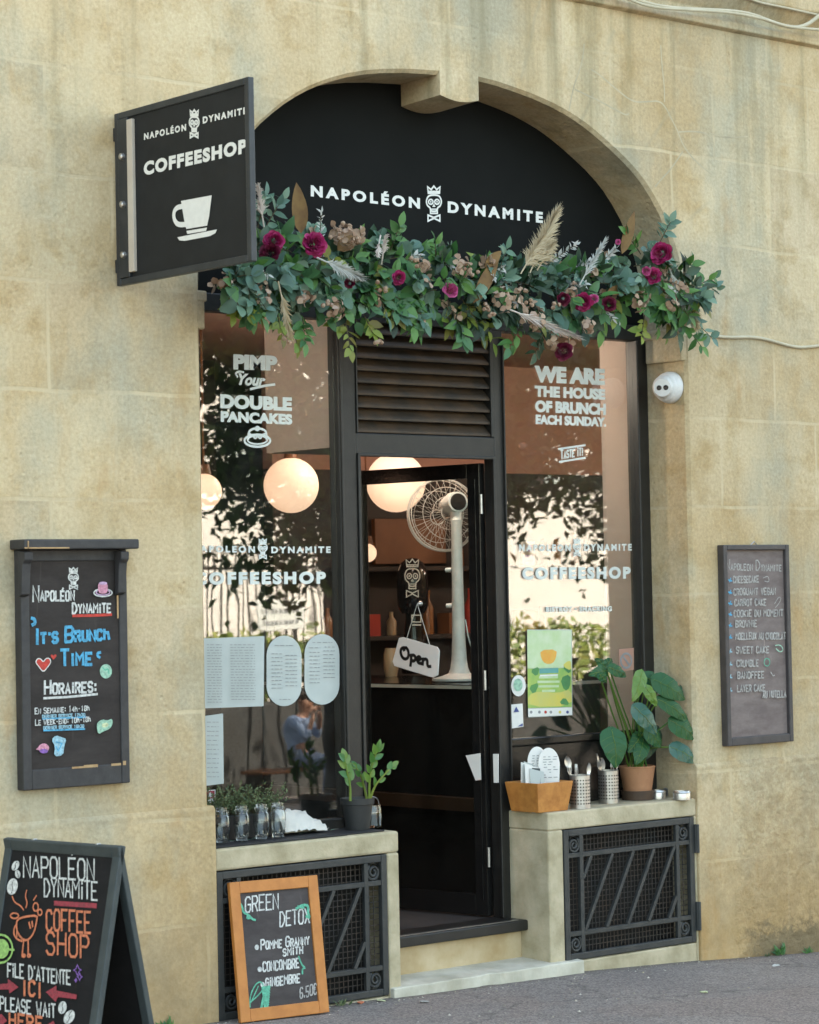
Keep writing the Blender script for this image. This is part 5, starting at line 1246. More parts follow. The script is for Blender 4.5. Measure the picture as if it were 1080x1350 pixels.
# ---------------------------------------------------------------- cellar grilles in the low walls
def spiral(mb, c, r, s=1, t=.007):
    pts = []
    for i in range(34):
        q = i/33*2*math.pi*1.9; rr = r*(1-.80*i/33); pts.append((c[0]+s*rr*math.cos(q+2.2), c[1], c[2]+rr*math.sin(q+2.2)))
    mb.tube(pts, t, 6)
def grille(x0, x1, z0, z1, label, hinges):
    t = thing('vent_grille', ((x0+x1)/2, .02, z0), label, 'grille', 'iron grilles in the low walls')
    y0, y1 = .0, .03; w = .034
    mb = MB(); mb.box(x0, x0+w, y0, y1, z0, z1); mb.box(x1-w, x1, y0, y1, z0, z1); mb.box(x0+w, x1-w, y0+.001, y1, z0, z0+w); mb.box(x0+w, x1-w, y0+.001, y1, z1-w, z1)
    mb.build('frame', 'iron', t, bevel=.004)
    a = .125; mb = MB(); b = .012
    xi0, xi1, zi0, zi1 = x0+a, x1-a, z0+a*1.05, z1-a*1.05
    for x in (xi0, xi1): mb.box(x-b, x+b, .003, .024, z0+w, z1-w)
    for z in (zi0, zi1): mb.box(x0+w, x1-w, .0045, .0235, z-b, z+b)
    mb.build('bars', 'iron', t, bevel=.002)
    mb = MB(); H = zi1-zi0-2*b; sl = .55*H
    for k in range(-1, 5):
        xa = xi0+.02+k*(xi1-xi0)/4.6; xb = xa+sl; za, zb = zi0+b, zi1-b
        if xa < xi0+b: za += (xi0+b-xa)/sl*H; xa = xi0+b
        if xb > xi1-b: zb -= (xb-xi1+b)/sl*H; xb = xi1-b
        if xb-xa > .03: mb.tube([(xa, .012, za), (xb, .012, zb)], .0125, 4)
    mb.build('slanting_bars', 'iron', t)
    mb = MB(); n = 34; m_ = 22
    for i in range(1, n): x = x0+w+(x1-x0-2*w)*i/n; mb.tube([(x, .032, z0+w*.8), (x, .032, z1-w*.8)], .0026, 4, False)
    for i in range(1, m_): z = z0+w+(z1-z0-2*w)*i/m_; mb.tube([(x0+w*.8, .034, z), (x1-w*.8, .034, z)], .0026, 4, False)
    mb.build('wire_mesh', 'rustiron', t)
    for cx_, s in ((x0+w+(a-w)*.47, -1), (x1-w-(a-w)*.47, 1)):
        for cz_ in (z0+w+(a-w)*.5, z1-w-(a-w)*.5):
            mb = MB(); spiral(mb, (cx_, .012, cz_), .040, s); mb.lathe([(.036+.01, -.004), (.046, .004), (.040, .004), (.040, -.004)], (cx_, .014, cz_), (0, 1, 0), 24)
            mb.build('scroll', 'iron', t, True)
    if hinges:
        for z in (z0+.06, z1-.19):
            mb = MB(); mb.box(x1-.004, x1+.016, -.014, .012, z, z+.15); mb.tube([(x1+.010, -.014, z), (x1+.010, -.014, z+.15)], .010, 10); mb.build('hinge', 'iron', t, bevel=.003)
grille(-1.070, -.076, .01, .672, 'iron grille left of the doorstep, partly behind the leaning orange chalkboard', False)
grille(1.088, 2.042, .038, .695, 'iron grille right of the doorstep below the potted monstera', True)

# ---------------------------------------------------------------- things on the right ledge
ZR, ZL = .791, .777
def on(x, y, z=ZR): return atz(x, y, z)
# wooden box with menus
c = at(710, 1076, .035); bx0 = c.x; by0 = c.y
t = thing('menu_box', (bx0+.11, by0+.08, ZR), 'small orange wooden box holding menus on the right ledge next to the door', 'box')
bw, bd_, bh, fl = .205, .20, .148, .022
def tr(x0, x1, y0, y1, z0, z1, f0, f1):
    return ([V((x0-f0, y0-f0, z0)), V((x1+f0, y0-f0, z0)), V((x1+f0, y1+f0, z0)), V((x0-f0, y1+f0, z0))], [V((x0-f1, y0-f1, z1)), V((x1+f1, y0-f1, z1)), V((x1+f1, y1+f1, z1)), V((x0-f1, y1+f1, z1))])
by0 = max(.03, by0)
mb = MB(); b, tp = tr(bx0, bx0+bw, by0, by0+bd_, ZR, ZR+bh, 0, fl); bi, ti = tr(bx0+.01, bx0+bw-.01, by0+.01, by0+bd_-.01, ZR+.02, ZR+bh, 0, fl)
vs = b+tp+bi+ti; mb.add(vs, [(3, 2, 1, 0)]+[(i, (i+1) % 4, 4+(i+1) % 4, 4+i) for i in range(4)]+[(4+i, 4+(i+1) % 4, 12+(i+1) % 4, 12+i) for i in range(4)]+[(12+i, 12+(i+1) % 4, 8+(i+1) % 4, 8+i) for i in range(4)]+[(8, 9, 10, 11)])
mb.build('body', 'boxwood', t, bevel=.003)
bc_ = V((bx0+bw/2, by0+bd_/2, ZR+.02))
def card(name, pts2, ori, tilt, rot, off, label, cat, group, m='paper', rows=0):
    MM = Matrix.Translation(bc_+V(off)) @ Matrix.Rotation(rot, 4, 'Z') @ Matrix.Rotation(tilt, 4, 'X')
    t = thing(name, MM.translation, label, cat, group); mb = MB(); mb.prism([MM @ V((x, 0, z)) for x, z in pts2], (MM.to_3x3() @ V((0, .003, 0)))); mb.build('sheet', m, t)
    if rows:
        mp = MB()
        for i in range(rows):
            for q in range(3):
                x = -.03+q*.026+R.uniform(-.004, .004); z = .15+i*.013
                if R.random() < .72: ribbon(mp, [MM @ V((x, -.001, z)), MM @ V((x+R.uniform(.008, .02), -.001, z))], .0018, (MM.to_3x3() @ V((0, -1, 0))), .0004)
        mp.raw('print', 'print', t)
oval = [(.056*math.cos(a), .215+.085*math.sin(a)) for a in [math.pi*i/14 for i in range(15)]]+[(-.042, .0), (.042, .0)]
mg = 'menus in the orange box'
card('menu_card', oval, 0, rad(-5), rad(-20), (.034, .03, .0), 'rounded white menu card standing left of its twin in the orange box', 'menu', mg, rows=9)
card('menu_card', oval, 0, rad(-4), rad(-30), (.060, -.02, -.006), 'rounded white menu card leaning right in the orange box, in front of its twin', 'menu', mg, rows=9)
sheet_ = [(-.036, 0), (.036, 0), (.036, .205), (-.036, .225)]
for i, (dx, dy, hh_) in enumerate(((-.052, -.05, -.02), (-.060, -.02, .0), (-.048, .012, .0), (-.055, .036, .01), (-.03, .060, .012))):
    card('napkin', sheet_, 0, rad(-7+3*i), rad(-30+9*i), (dx, dy, hh_-.006), 'white paper napkin or flyer fanned out in the left half of the orange box', 'napkin', 'paper sheets in the orange box', 'paper' if i % 2 else 'greypaper')
for i in range(3): card('leaflet', [(-.03, 0), (.03, 0), (.03, .185), (-.03, .19)], 0, rad(-8+2*i), rad(-42+10*i), (-.062+i*.012, -.034+i*.03, .012), 'dark leaflet standing between the white sheets in the orange box', 'leaflet', 'dark leaflets in the orange box', 'frame_a')
# perforated cutlery holders
def holder(x, y, r, h, label):
    p = on(x, y); p.y = max(p.y, .06); p.x = at(x, y, p.y).x
    t = thing('cutlery_holder', p, label, 'holder', 'steel cutlery holders on the right ledge')
    mb = MB(); mb.lathe([(0, 0), (r, 0), (r, h), (r+.003, h+.002), (r-.003, h+.002), (r-.004, .004), (0, .004)], p, n=32); mb.build('cup', 'steel', t, True)
    mb = MB()
    for j in range(8):
        for i in range(22):
            q = 2*math.pi*(i)/22; e = V((math.cos(q), math.sin(q), 0)); mb.lathe([(0, .0009), (.0042, .0008), (.0042, -.001)], p+e*r+V((0, 0, .026+j*(h-.05)/7)), e, 6)
    mb.build('holes', 'void', t)
    return p
def spoon(p, d, L, kind, group):
    d = V(d).normalized(); s = d.cross(V((0, -1, 0))+rv(.3)).normalized(); n = s.cross(d); e = p+d*L
    mb = MB(); mb.tube([p, p+d*L*.6, e-d*.045], [.0045, .003, .0035], 6)
    if kind == 'spoon':
        vs = []
        for i in range(7):
            t = i/6; w = .018*math.sin(math.pi*(.12+.86*t))**.7; c = e-d*.05+d*(.062*t); vs += [c-s*w+n*.004, c-n*.004, c+s*w+n*.004]
        mb.add(vs, [(3*i+j, 3*i+j+1, 3*i+j+4, 3*i+j+3) for i in range(6) for j in (0, 1)])
    else:
        mb.add([e-d*.05-s*.004, e-d*.05+s*.004, e-d*.03+s*.012, e-d*.03-s*.012, e-d*.03-n*.003, e-d*.05-n*.003], [(0, 1, 2, 3)])
        for k in (-1.5, -.5, .5, 1.5): mb.tube([e-d*.032+s*.007*k, e+s*.007*k+n*.003], [.0022, .0014], 5)
    o = mb.build(kind, 'steel', None, True)
    tag(o, 'steel %s standing handle down in the %s' % (kind, group), kind, 'cutlery in the '+group)
for (x, y, r, h, lab, grp) in ((765.5, 1067, .052, .168, 'perforated steel cutlery holder standing right beside the orange box', 'holder beside the orange box'), (803, 1058.5, .053, .168, 'perforated steel cutlery holder standing beside the terracotta pot', 'holder beside the terracotta pot')):
    p = holder(x, y, r, h, lab)
    for i in range(7):
        q = R.uniform(0, 6.28); spoon(p+V((.025*math.cos(q), .025*math.sin(q), .012)), (math.cos(q)*.16, math.sin(q)*.16, 1), R.uniform(.20, .25), 'spoon' if i % 2 else 'fork', grp)
# ashtrays
for x, y, lab in ((868, 1053, 'small steel ashtray close to the terracotta pot'), (899, 1054, 'steel ashtray at the right end of the ledge by the stone jamb'), (884, 1049, 'steel ashtray set back between the two others on the ledge')):
    p = on(x, y); r = .040 if x != 899 else .046
    t = thing('ashtray', p, lab, 'ashtray', 'steel ashtrays on the right ledge'); mb = MB(); mb.lathe([(0, 0), (r, 0), (r, .036), (r*.92, .046), (r*.80, .046), (r*.78, .02), (0, .016)], p, n=26); mb.build('bowl', 'steel', t, True)
    mb = MB(); mb.lathe([(r*1.0, .034), (r*1.05, .037), (r*1.0, .041)], p, n=26); mb.build('rim', 'steel', t, True)
# monstera in a terracotta pot
p = on(841, 1054); p.y = max(p.y, .10)
mo = thing('potted_monstera', p, 'monstera with broad glossy leaves in a terracotta pot on the right ledge', 'plant')
mb = MB(); mb.lathe([(0, .03), (.072, .03), (.094, .168), (.097, .170), (.097, .178), (.088, .178), (.084, .15), (0, .15)], p, n=36); po = mb.build('pot', 'terracotta', mo, True)
mb = MB(); mb.lathe([(0, 0), (.082, 0), (.09, .05), (.084, .05), (.078, .01), (0, .01)], p, n=36); mb.build('saucer', 'saucer', mo, True)
mb = MB(); mb.lathe([(0, .152), (.086, .15)], p, n=20); mb.build('soil', 'soil', mo)
vb = MB()
def bigleaf(base, tip, wpx, m, nrm=(-.3, -1, .3), Yb=None, Yt=None, fold=.12, droop=.1, notch=False, px_=.0037):
    a = at(*base, Yb); b = at(*tip, Yt); d = b-a; L = d.length; d.normalize(); n0 = V(nrm).normalized(); s = d.cross(n0).normalized(); n = s.cross(d).normalized()
    if n.dot(V((-.5, -1, .2))) < 0: n = -n
    mb = MB(); rows = 12; W2 = wpx*px_/2; vs = []
    for i in range(rows+1):
        t = i/rows; w = W2*(math.sin(math.pi*min(1, t**.62*.97+.015))**.75)
        if t < .12: w *= .6+.4*t/.12
        c = a+d*(L*t)+n*(droop*L*math.sin(math.pi*t)); back = -d*(L*.10*(1-t)**3)
        for u in (-1, -.5, 0, .5, 1):
            vs.append(c+s*(w*u)+n*(-fold*w*abs(u)**1.5*2*.5+.0)+back*abs(u)+n*.004*math.sin(i*1.7+u*3))
    fs = []
    for i in range(rows):
        for j in range(4):
            if notch and j in (0, 3) and i in (4, 6, 8): continue
            fs.append((5*i+j, 5*i+j+1, 5*i+j+6, 5*i+j+5))
    mb.add(vs, fs)
    V5 = [V(q) for q in vs]; f0 = V((-.64, -.76, .05))
    for off in (.0012, -.0012):
        vb.tube([V5[5*i+2]+n*off for i in range(rows+1)], .0011, 4)
    for i in range(2, rows-2, 2):
        for j in (0, 4): vb.tube([V5[5*i+2]+n*.0012, V5[5*(i+1)+(1 if j == 0 else 3)]+n*.0014, V5[5*(i+2)+j].lerp(V5[5*(i+2)+2], .12)+n*.0012], .0006, 3, False)
    return mb, a
lf = [((806, 962), (812, 1012), 42, 'monstera', .06, .02, 0), ((836, 932), (866, 968), 30, 'monblue', .02, .0, 0), ((884, 950), (917, 974), 32, 'monstera', .04, .02, 0), ((885, 985), (919, 1005), 27, 'monblue', .05, .02, 0),
      ((862, 896), (903, 922), 34, 'monstera', .06, .03, 0), ((848, 892), (884, 912), 26, 'monstera', .12, .1, 1), ((872, 902), (902, 912), 26, 'monblue', .10, .08, 1), ((868, 922), (908, 952), 24, 'monstera', .05, .03, 0), ((846, 886), (834, 925), 22, 'zz', .03, .0, 0), ((850, 905), (866, 932), 18, 'zz', .0, -.02, 0),
      ((800, 884), (776, 890), 18, 'monstera', .13, .12, 0), ((800, 882), (784, 868), 15, 'monstera', .16, .18, 0), ((803, 880), (826, 892), 18, 'monstera', .11, .1, 0), ((798, 880), (806, 868), 16, 'monstera', .18, .2, 0), ((790, 889), (800, 900), 14, 'monstera', .1, .08, 0),
      ((852, 962), (872, 985), 26, 'monstera', .1, .08, 0), ((848, 975), (838, 1008), 26, 'monstera', .13, .1, 0), ((846, 968), (828, 992), 22, 'monstera', .15, .13, 0), ((866, 960), (850, 1002), 24, 'darkleaf', .17, .16, 0)]
sm = MB(); base = p+V((0, 0, .15))
for b_, t_, w_, m_, yb, yt, nt_ in lf:
    mb, a = bigleaf(b_, t_, w_, m_, Yb=yb, Yt=yt, notch=nt_); mb.raw('leaf', m_, mo, True)
    q = base+rv(.018); q.z = base.z; k = (q+a)/2+V((0, .02, .06)); sm.tube(smooth_pts([tuple(q), tuple(q.lerp(k, .6)+V((0, 0, .03))), tuple(k), tuple(a)], 2), .0045, 6)
sm.build('stems', 'zz', mo, True)
vb.build('leaf_veins', 'yellowleaf', mo, True)

# ---------------------------------------------------------------- things on the left ledge
mt = MB(); a, b = atz(287, 1117, ZL+.008), atz(487, 1094, ZL+.008)
mt.box(-1.076, -.30, .012, .285, ZL, ZL+.009); tm = tag(mt.build('bar_mat', 'tray', None, bevel=.003), 'black rubber bar mat with worn white lettering under the tumblers', 'mat')
mt = MB(); mt.box(-.292, -.06, .03, .285, ZL, ZL+.007); tm2 = tag(mt.build('bar_mat', 'tray', None, bevel=.003), 'black bar mat under the black pot at the door end of the left ledge', 'mat')
ink = Ink(lambda x, y: atz(x, y, ZL+.0092), (0, 0, 1), .0006)
for x0_, x1_, y0_ in ((296, 345, 1107), (384, 440, 1096)):
    for k in range(26):
        x = R.uniform(x0_, x1_); y = y0_+R.uniform(-3, 4)-(x-x0_)*.09; ink.px('mint' if k % 3 else 'white', [(x, y), (x+R.uniform(3, 9), y+R.uniform(-2, 1))], .004)
ink.done(tm, 'worn_lettering')
def tumbler(p, label, flip=False, h=.088):
    t = thing('tumbler', p, label, 'glass', 'stacked tumblers on the left ledge')
    r = .036; prof = [(0, .004), (r*.72, .004), (r*.76, .02), (r*.86, h*.45), (r*.98, h*.55), (r*1.04, h), (r*.98, h), (r*.92, h*.56), (r*.80, h*.45), (r*.70, .022), (0, .016)]
    if flip: prof = [(a_, h-b_) for a_, b_ in prof]
    mb = MB(); mb.lathe(prof, p, n=20); mb.build('glass', 'tumbler', t, True)
    mb = MB()
    for i in range(10):
        q = 2*math.pi*i/10; e = V((math.cos(q), math.sin(q), 0)); z0_, z1_ = (.02, h*.44) if not flip else (h*.56, h-.02); mb.tube([p+e*r*.78+V((0, 0, z0_)), p+e*r*.86+V((0, 0, z1_))], .0025, 5)
    mb.build('facet', 'tumbler', t, True); return t
names = ['leftmost', 'second', 'third', 'rightmost']
for i, x in enumerate((293, 319, 345, 367)):
    q = at(x, 1104, .115); q.z = ZL+.009
    tumbler(q, 'lower clear tumbler in the %s stack of glasses on the bar mat' % names[i], False)
    tumbler(q+V((0, 0, .079)), 'upper clear tumbler in the %s stack of glasses on the bar mat' % names[i], True)
q = at(277, 1104, .14); q.z = ZL+.009; tumbler(q, 'clear tumbler standing alone behind the stone jamb at the left end of the mat', False)
# herb pots behind the glasses
for hx_, lab in ((-.83, 'bushy green herb in a dark trough behind the stacked tumblers'),):
    t = thing('potted_herb', (hx_, .23, ZL+.009), lab, 'plant')
    mb = MB(); mb.hexa([(-1.0, .20, ZL+.009), (-.60, .20, ZL+.009), (-.60, .285, ZL+.009), (-1.0, .285, ZL+.009)], [(-1.01, .19, ZL+.12), (-.59, .19, ZL+.12), (-.59, .29, ZL+.12), (-1.01, .29, ZL+.12)]); mb.build('trough', 'blackpot', t, bevel=.004)
    mb = MB(); ms = MB()
    for i in range(150):
        b_ = V((R.uniform(-.99, -.60), R.uniform(.205, .275), ZL+.12)); d = V((R.gauss(0, .5)+(b_.x+.8)*1.5, R.gauss(-.25, .4), 1)).normalized(); L = R.uniform(.07, .19)
        e = b_+d*L+V((0, 0, -.02)); ms.tube([b_, b_+d*L*.6, e], [.0018, .0015, .001], 4, False)
        for k in range(12):
            f_ = .25+.75*k/12; leaf(mb, b_.lerp(e, f_), d*.7+rv(.6), V((0, -1, .4))+rv(.5), R.uniform(.014, .026), R.uniform(.006, .011), 'oval', .2, 2)
    mb.raw('foliage', 'herb', t, True); ms.build('stems', 'stem', t)
# crumpled white paper bag and small glass jar
bp = thing('paper_bag', (-.45, .2, ZL+.009), 'crumpled white paper bag lying behind the mat between tumblers and jar', 'bag')
mb = MB(); n_, m_ = 16, 8; 
for j in range(m_+1):
    for i in range(n_+1):
        u, v_ = i/n_, j/m_; x = -.575+.25*u; z = ZL+.012+.105*math.sin(math.pi*(.06+.5*v_))*(1-.35*u*u)+R.uniform(-.006, .006)+(.012 if u < .8 else -.02)*v_; y = .13+.11*v_+R.uniform(-.006, .006)-.02*math.sin(u*9)*v_
        mb.v.append((x, y, z))
for j in range(m_):
    for i in range(n_): k = j*(n_+1)+i; mb.f.append((k, k+1, k+n_+2, k+n_+1))
o = len(mb.v); mb.v += [(x, .25, ZL+.01) for x in (-.575, -.325)]
mb.f += [tuple([j*(n_+1) for j in range(m_+1)]+[o]), tuple([j*(n_+1)+n_ for j in range(m_, -1, -1)]+[o+1]), tuple([m_*(n_+1)+i for i in range(n_, -1, -1)]+[o, o+1])]
mb.raw('body', 'linen', bp, True)
p = atz(437, 1086, ZL+.009); p.y = .16
t = thing('glass_jar', p, 'small clear glass jar with a wire handle on the left ledge', 'jar'); mb = MB(); mb.lathe([(0, .003), (.045, .003), (.05, .01), (.05, .09), (.046, .10), (.046, .11), (.042, .11), (.042, .10), (.046, .088), (.046, .012), (0, .010)], p, n=24); mb.build('vessel', 'tumbler', t, True)
mb = MB(); mb.lathe([(0, .012), (.044, .012), (.044, .07), (0, .072)], p, n=20); mb.build('contents', 'linen', t, True)
mb = MB(); mb.tube(smooth_pts([tuple(p+V((-.046, 0, .10))), tuple(p+V((-.04, 0, .135))), tuple(p+V((0, 0, .15))), tuple(p+V((.04, 0, .135))), tuple(p+V((.046, 0, .10)))], 2), .002, 5); mb.build('wire_handle', 'steel', t, True)
# zz plant in a black pot
p = atz(472, 1093, ZL+.008); p.y = max(p.y, .09)
zz = thing('potted_plant', p, 'small green plant with upright glossy stems in a black pot beside the door', 'plant')
mb = MB(); mb.lathe([(0, 0), (.057, 0), (.074, .118), (.081, .120), (.083, .148), (.075, .148), (.070, .12), (0, .12)], p, n=32); mb.build('pot', 'blackpot', zz, True)
mb = MB(); mb.lathe([(0, .125), (.071, .122)], p, n=16); mb.build('soil', 'soil', zz)
mb = MB(); ms = MB()
def stalk(pts, n, lw, lh, side=True, m0=.35):
    q = [at(x, y, yy) for x, y, yy in pts]; q = [V(v) for v in smooth_pts([tuple(v) for v in q], 2)]; ms.tube(q, [.0075-.005*i/(len(q)-1) for i in range(len(q))], 6)
    for i in range(n):
        t = m0+(1-m0)*i/(n-1); f_ = t*(len(q)-1.001); k = int(f_); pt = q[k].lerp(q[k+1], f_-k); d = (q[k+1]-q[k]).normalized()
        s = d.cross(V((0, -1, 0))).normalized()*(1 if i % 2 else -1); leaf(mb, pt, s*.55+d*.85+rv(.12) if i < n-1 else d, V((-.3, -1, .2))+rv(.25), lh*R.uniform(.8, 1.1), lw*R.uniform(.85, 1.1), 'oval', .15, 5)
stalk(((487, 1054, .10), (487, 1030, .09), (490, 1010, .08), (497, 990, .06)), 9, .032, .062)
stalk(((488, 1054, .10), (494, 1036, .08), (506, 1022, .06), (517, 1011, .05)), 7, .026, .05)
stalk(((462, 1056, .12), (462, 1035, .12), (458, 1018, .12), (455, 1002, .12)), 8, .036, .058)
stalk(((484, 1054, .13), (480, 1036, .14), (476, 1022, .14), (470, 1012, .15)), 6, .03, .05)
mb.raw('leaves', 'zz', zz, True); ms.build('stems', 'yellowleaf', zz, True)

# ---------------------------------------------------------------- weeds and litter at the foot of the wall
def tuft(x, y, n, h, label, name='weed', m='leafgreen', kind='lance'):
    p = at(x, y, -.02); p.z = gz(p.x)-.002; t = thing(name, p, label, 'weed'); mb = MB()
    for i in range(n):
        d = V((R.gauss(0, .6), R.gauss(-.3, .4), 1)); leaf(mb, p+V((R.uniform(-.03, .03), R.uniform(-.02, .0), 0)), d, V((0, -1, .2))+rv(.5), h*R.uniform(.5, 1.1), h*.28, kind, .35, 3)
    mb.raw('leaves', m, t, True)
tuft(1026, 1247, 18, .075, 'green weed growing at the foot of the wall under the right chalkboard', kind='oval'); tuft(1064, 1254, 14, .04, 'small low weed at the wall foot near the right edge')
tuft(216, 1346, 16, .06, 'small weed at the wall foot behind the A-board'); tuft(450, 1322, 12, .04, 'tiny moss weed beside the leaning orange chalkboard', m='herb'); tuft(1012, 1257, 8, .03, 'tiny weed left of the taller one at the right wall foot', m='herb')
for x, y, c_, lab in ((475, 1323, 'orange', 'orange scrap of litter on the pavement by the left grille'), (503, 1320, 'lemon', 'pale dry leaf on the pavement by the doorstep'), (929, 1309, 'lemon', 'small pale pebble on the open pavement right of the doorstep'), (1023, 1274, 'white', 'tiny white scrap on the pavement near the right wall'), (560, 1322, 'dim', 'grey crumb of litter in front of the doorstep')):
    p = atz(x, y, 0); p = CAMP+ray(x, y)*((gz(p.x)+.012*max(-4.6, min(0, p.y))-CAMP.z)/ray(x, y).z); mb = MB(); q = [p+V((R.uniform(.012, .026)*math.cos(a_), R.uniform(.012, .026)*math.sin(a_), .004+R.uniform(0, .006))) for a_ in [i*1.047 for i in range(6)]]
    mb.prism(q, (0, 0, -.004)); tag(mb.build('litter_scrap', CH[c_], None), lab, 'litter')

# ---------------------------------------------------------------- person seated across the street, seen mirrored in the left pane
def skin(name, verts, edges, m, parent, sub=2):
    me = bpy.data.meshes.new(name); me.from_pydata([v[0] for v in verts], edges, []); o = bpy.data.objects.new(name, me); C.objects.link(o); me.materials.append(M[m])
    md = o.modifiers.new('skin', 'SKIN'); md.use_smooth_shade = True
    for i, (co, r_) in enumerate(verts): me.skin_vertices[0].data[i].radius = (r_, r_) if not isinstance(r_, tuple) else r_
    me.skin_vertices[0].data[0].use_root = True; me.update()
    s = o.modifiers.new('sub', 'SUBSURF'); s.levels = sub; s.render_levels = sub
    par(o, parent); return o
PX, PY = 10.55, -13.55; G = gz(10.55)-.09
PS = .98; PC, PN = math.cos(rad(-115)), math.sin(rad(-115))
def P_(x, y, z): return (PX+(x*PC-y*PN)*PS, PY+(x*PN+y*PC)*PS, G+z*PS)
def PD(x, y, z): return V(((x*PC-y*PN)*PS, (x*PN+y*PC)*PS, z*PS))
pe = thing('person', (PX, PY, G), 'person in pale blue shirt and jeans seated across the street, mirrored in the left window', 'person')
# facing -X (towards the left of the window); body leans a little on its elbows
_bv = [(P_(.10, 0, .52), .13), (P_(.08, 0, .72), .125), (P_(.04, 0, .92), .135), (P_(.01, 0, 1.02), .07), (P_(-.01, 0, 1.08), .05), (P_(-.03, 0, 1.17), .085), (P_(-.04, 0, 1.25), .088),
      (P_(.03, -.17, .98), .058), (P_(-.12, -.20, .78), .045), (P_(-.17, -.10, 1.02), .032), (P_(-.16, -.07, 1.08), .028),
      (P_(.03, .17, .98), .058), (P_(-.12, .20, .78), .045), (P_(-.17, .10, 1.02), .032), (P_(-.16, .07, 1.08), .028),
      (P_(-.08, -.10, .50), .085), (P_(-.38, -.12, .50), .065), (P_(-.36, -.12, .10), .045), (P_(-.46, -.12, .05), .04), (P_(-.08, .10, .50), .085), (P_(-.38, .12, .50), .065), (P_(-.36, .12, .10), .045), (P_(-.46, .12, .05), .04)]
bv = [(v, r_*PS) for v, r_ in _bv]
be = [(0, 1), (1, 2), (2, 3), (3, 4), (4, 5), (5, 6), (2, 7), (7, 8), (8, 9), (9, 10), (2, 11), (11, 12), (12, 13), (13, 14), (0, 15), (15, 16), (16, 17), (17, 18), (0, 19), (19, 20), (20, 21), (21, 22)]
skin('body', bv, be, 'skin', pe)
sv = [(v, r_*1.09+.006) for v, r_ in ((P_(.10, 0, .44), .12), bv[1], bv[2], bv[3], bv[7], bv[8], (tuple(V(bv[8][0]).lerp(V(bv[9][0]), .55)), .038), bv[11], bv[12], (tuple(V(bv[12][0]).lerp(V(bv[13][0]), .55)), .038))]
skin('shirt', sv, [(0, 1), (1, 2), (2, 3), (2, 4), (4, 5), (5, 6), (2, 7), (7, 8), (8, 9)], 'bluecloth', pe)
tv = [(v, r_*1.10+.006) for v, r_ in (bv[0], bv[15], bv[16], bv[17], bv[19], bv[20], bv[21])]
skin('trousers', tv, [(0, 1), (1, 2), (2, 3), (0, 4), (4, 5), (5, 6)], 'jeans', pe)
for sgn in (-1, 1):
    hnd = V(P_(-.155, .065*sgn, 1.085))
    for k in range(4):
        b0 = hnd+PD(-.012+.021*(k-1.5), 0, .01); skin('finger', [(b0, .010), (b0+PD(.008, -.006*sgn, .035), .009), (b0+PD(.022, -.016*sgn, .060-.006*abs(k-1.5)), .0075)], [(0, 1), (1, 2)], 'skin', pe, 1)
    b0 = hnd+PD(.02, 0, -.005); skin('thumb', [(b0, .011), (b0+PD(.03, -.008*sgn, .012), .009), (b0+PD(.045, -.014*sgn, .03), .008)], [(0, 1), (1, 2)], 'skin', pe, 1)
hc = V(P_(-.03, 0, 1.22))
mb = MB(); rows = []
for i in range(13):
    th = math.pi*i/12*.62
    for j in range(24):
        q = 2*math.pi*j/24; rr = .108*PS*math.sin(th)*(1+.05*math.sin(7*q)); x = rr*math.cos(q); z = .112*PS*math.cos(th)
        if math.cos(q) < -.3 and i > 6: x *= .80; z += .025
        mb.v.append(tuple(hc+PD(x/PS+.01, rr*math.sin(q)*.92/PS, z/PS+.02)))
for i in range(12):
    for j in range(24): mb.f.append((i*24+j, i*24+(j+1) % 24, (i+1)*24+(j+1) % 24, (i+1)*24+j))
mb.raw('hair', 'hair', pe, True)
mb = MB(); mb.lathe([(0, -.018), (.012, -.01), (.014, .004), (0, .016)], hc+PD(-.098, 0, -.03), (0, 0, 1), 10); mb.build('nose', 'skin', pe, True)
for s in (-1, 1):
    mb = MB(); mb.lathe([(.012*math.sin(math.pi*i/8), .012*math.cos(math.pi*i/8)) for i in range(9)], hc+PD(-.082, .034*s, .0), n=10); mb.build('eye', 'white', pe, True)
    mb = MB(); mb.lathe([(0, 0), (.02, .004), (.024, .012), (0, .016)], hc+PD(.0, .088*s, -.02), PD(0, s, .2), 12); mb.build('ear', 'skin', pe, True)
mb = MB(); mb.tube([hc+PD(-.082, -.025, -.075), hc+PD(-.093, 0, -.077), hc+PD(-.082, .025, -.075)], .006, 6); mb.build('mouth', 'terracotta', pe, True)
chq = thing('street_bench', (PX, PY, G), 'dark street bench under the person mirrored in the left window', 'bench')
mb = MB(); mb.box(PX-.7, PX+.7, PY-.28, PY+.16, G+.36, G+.40); mb.build('seat', 'wood', chq, bevel=.01)
for sx_ in (-.6, .6):
    mb = MB(); mb.box(PX+sx_-.03, PX+sx_+.03, PY-.25, PY+.12, G, G+.36); mb.build('leg', 'iron', chq, bevel=.005)

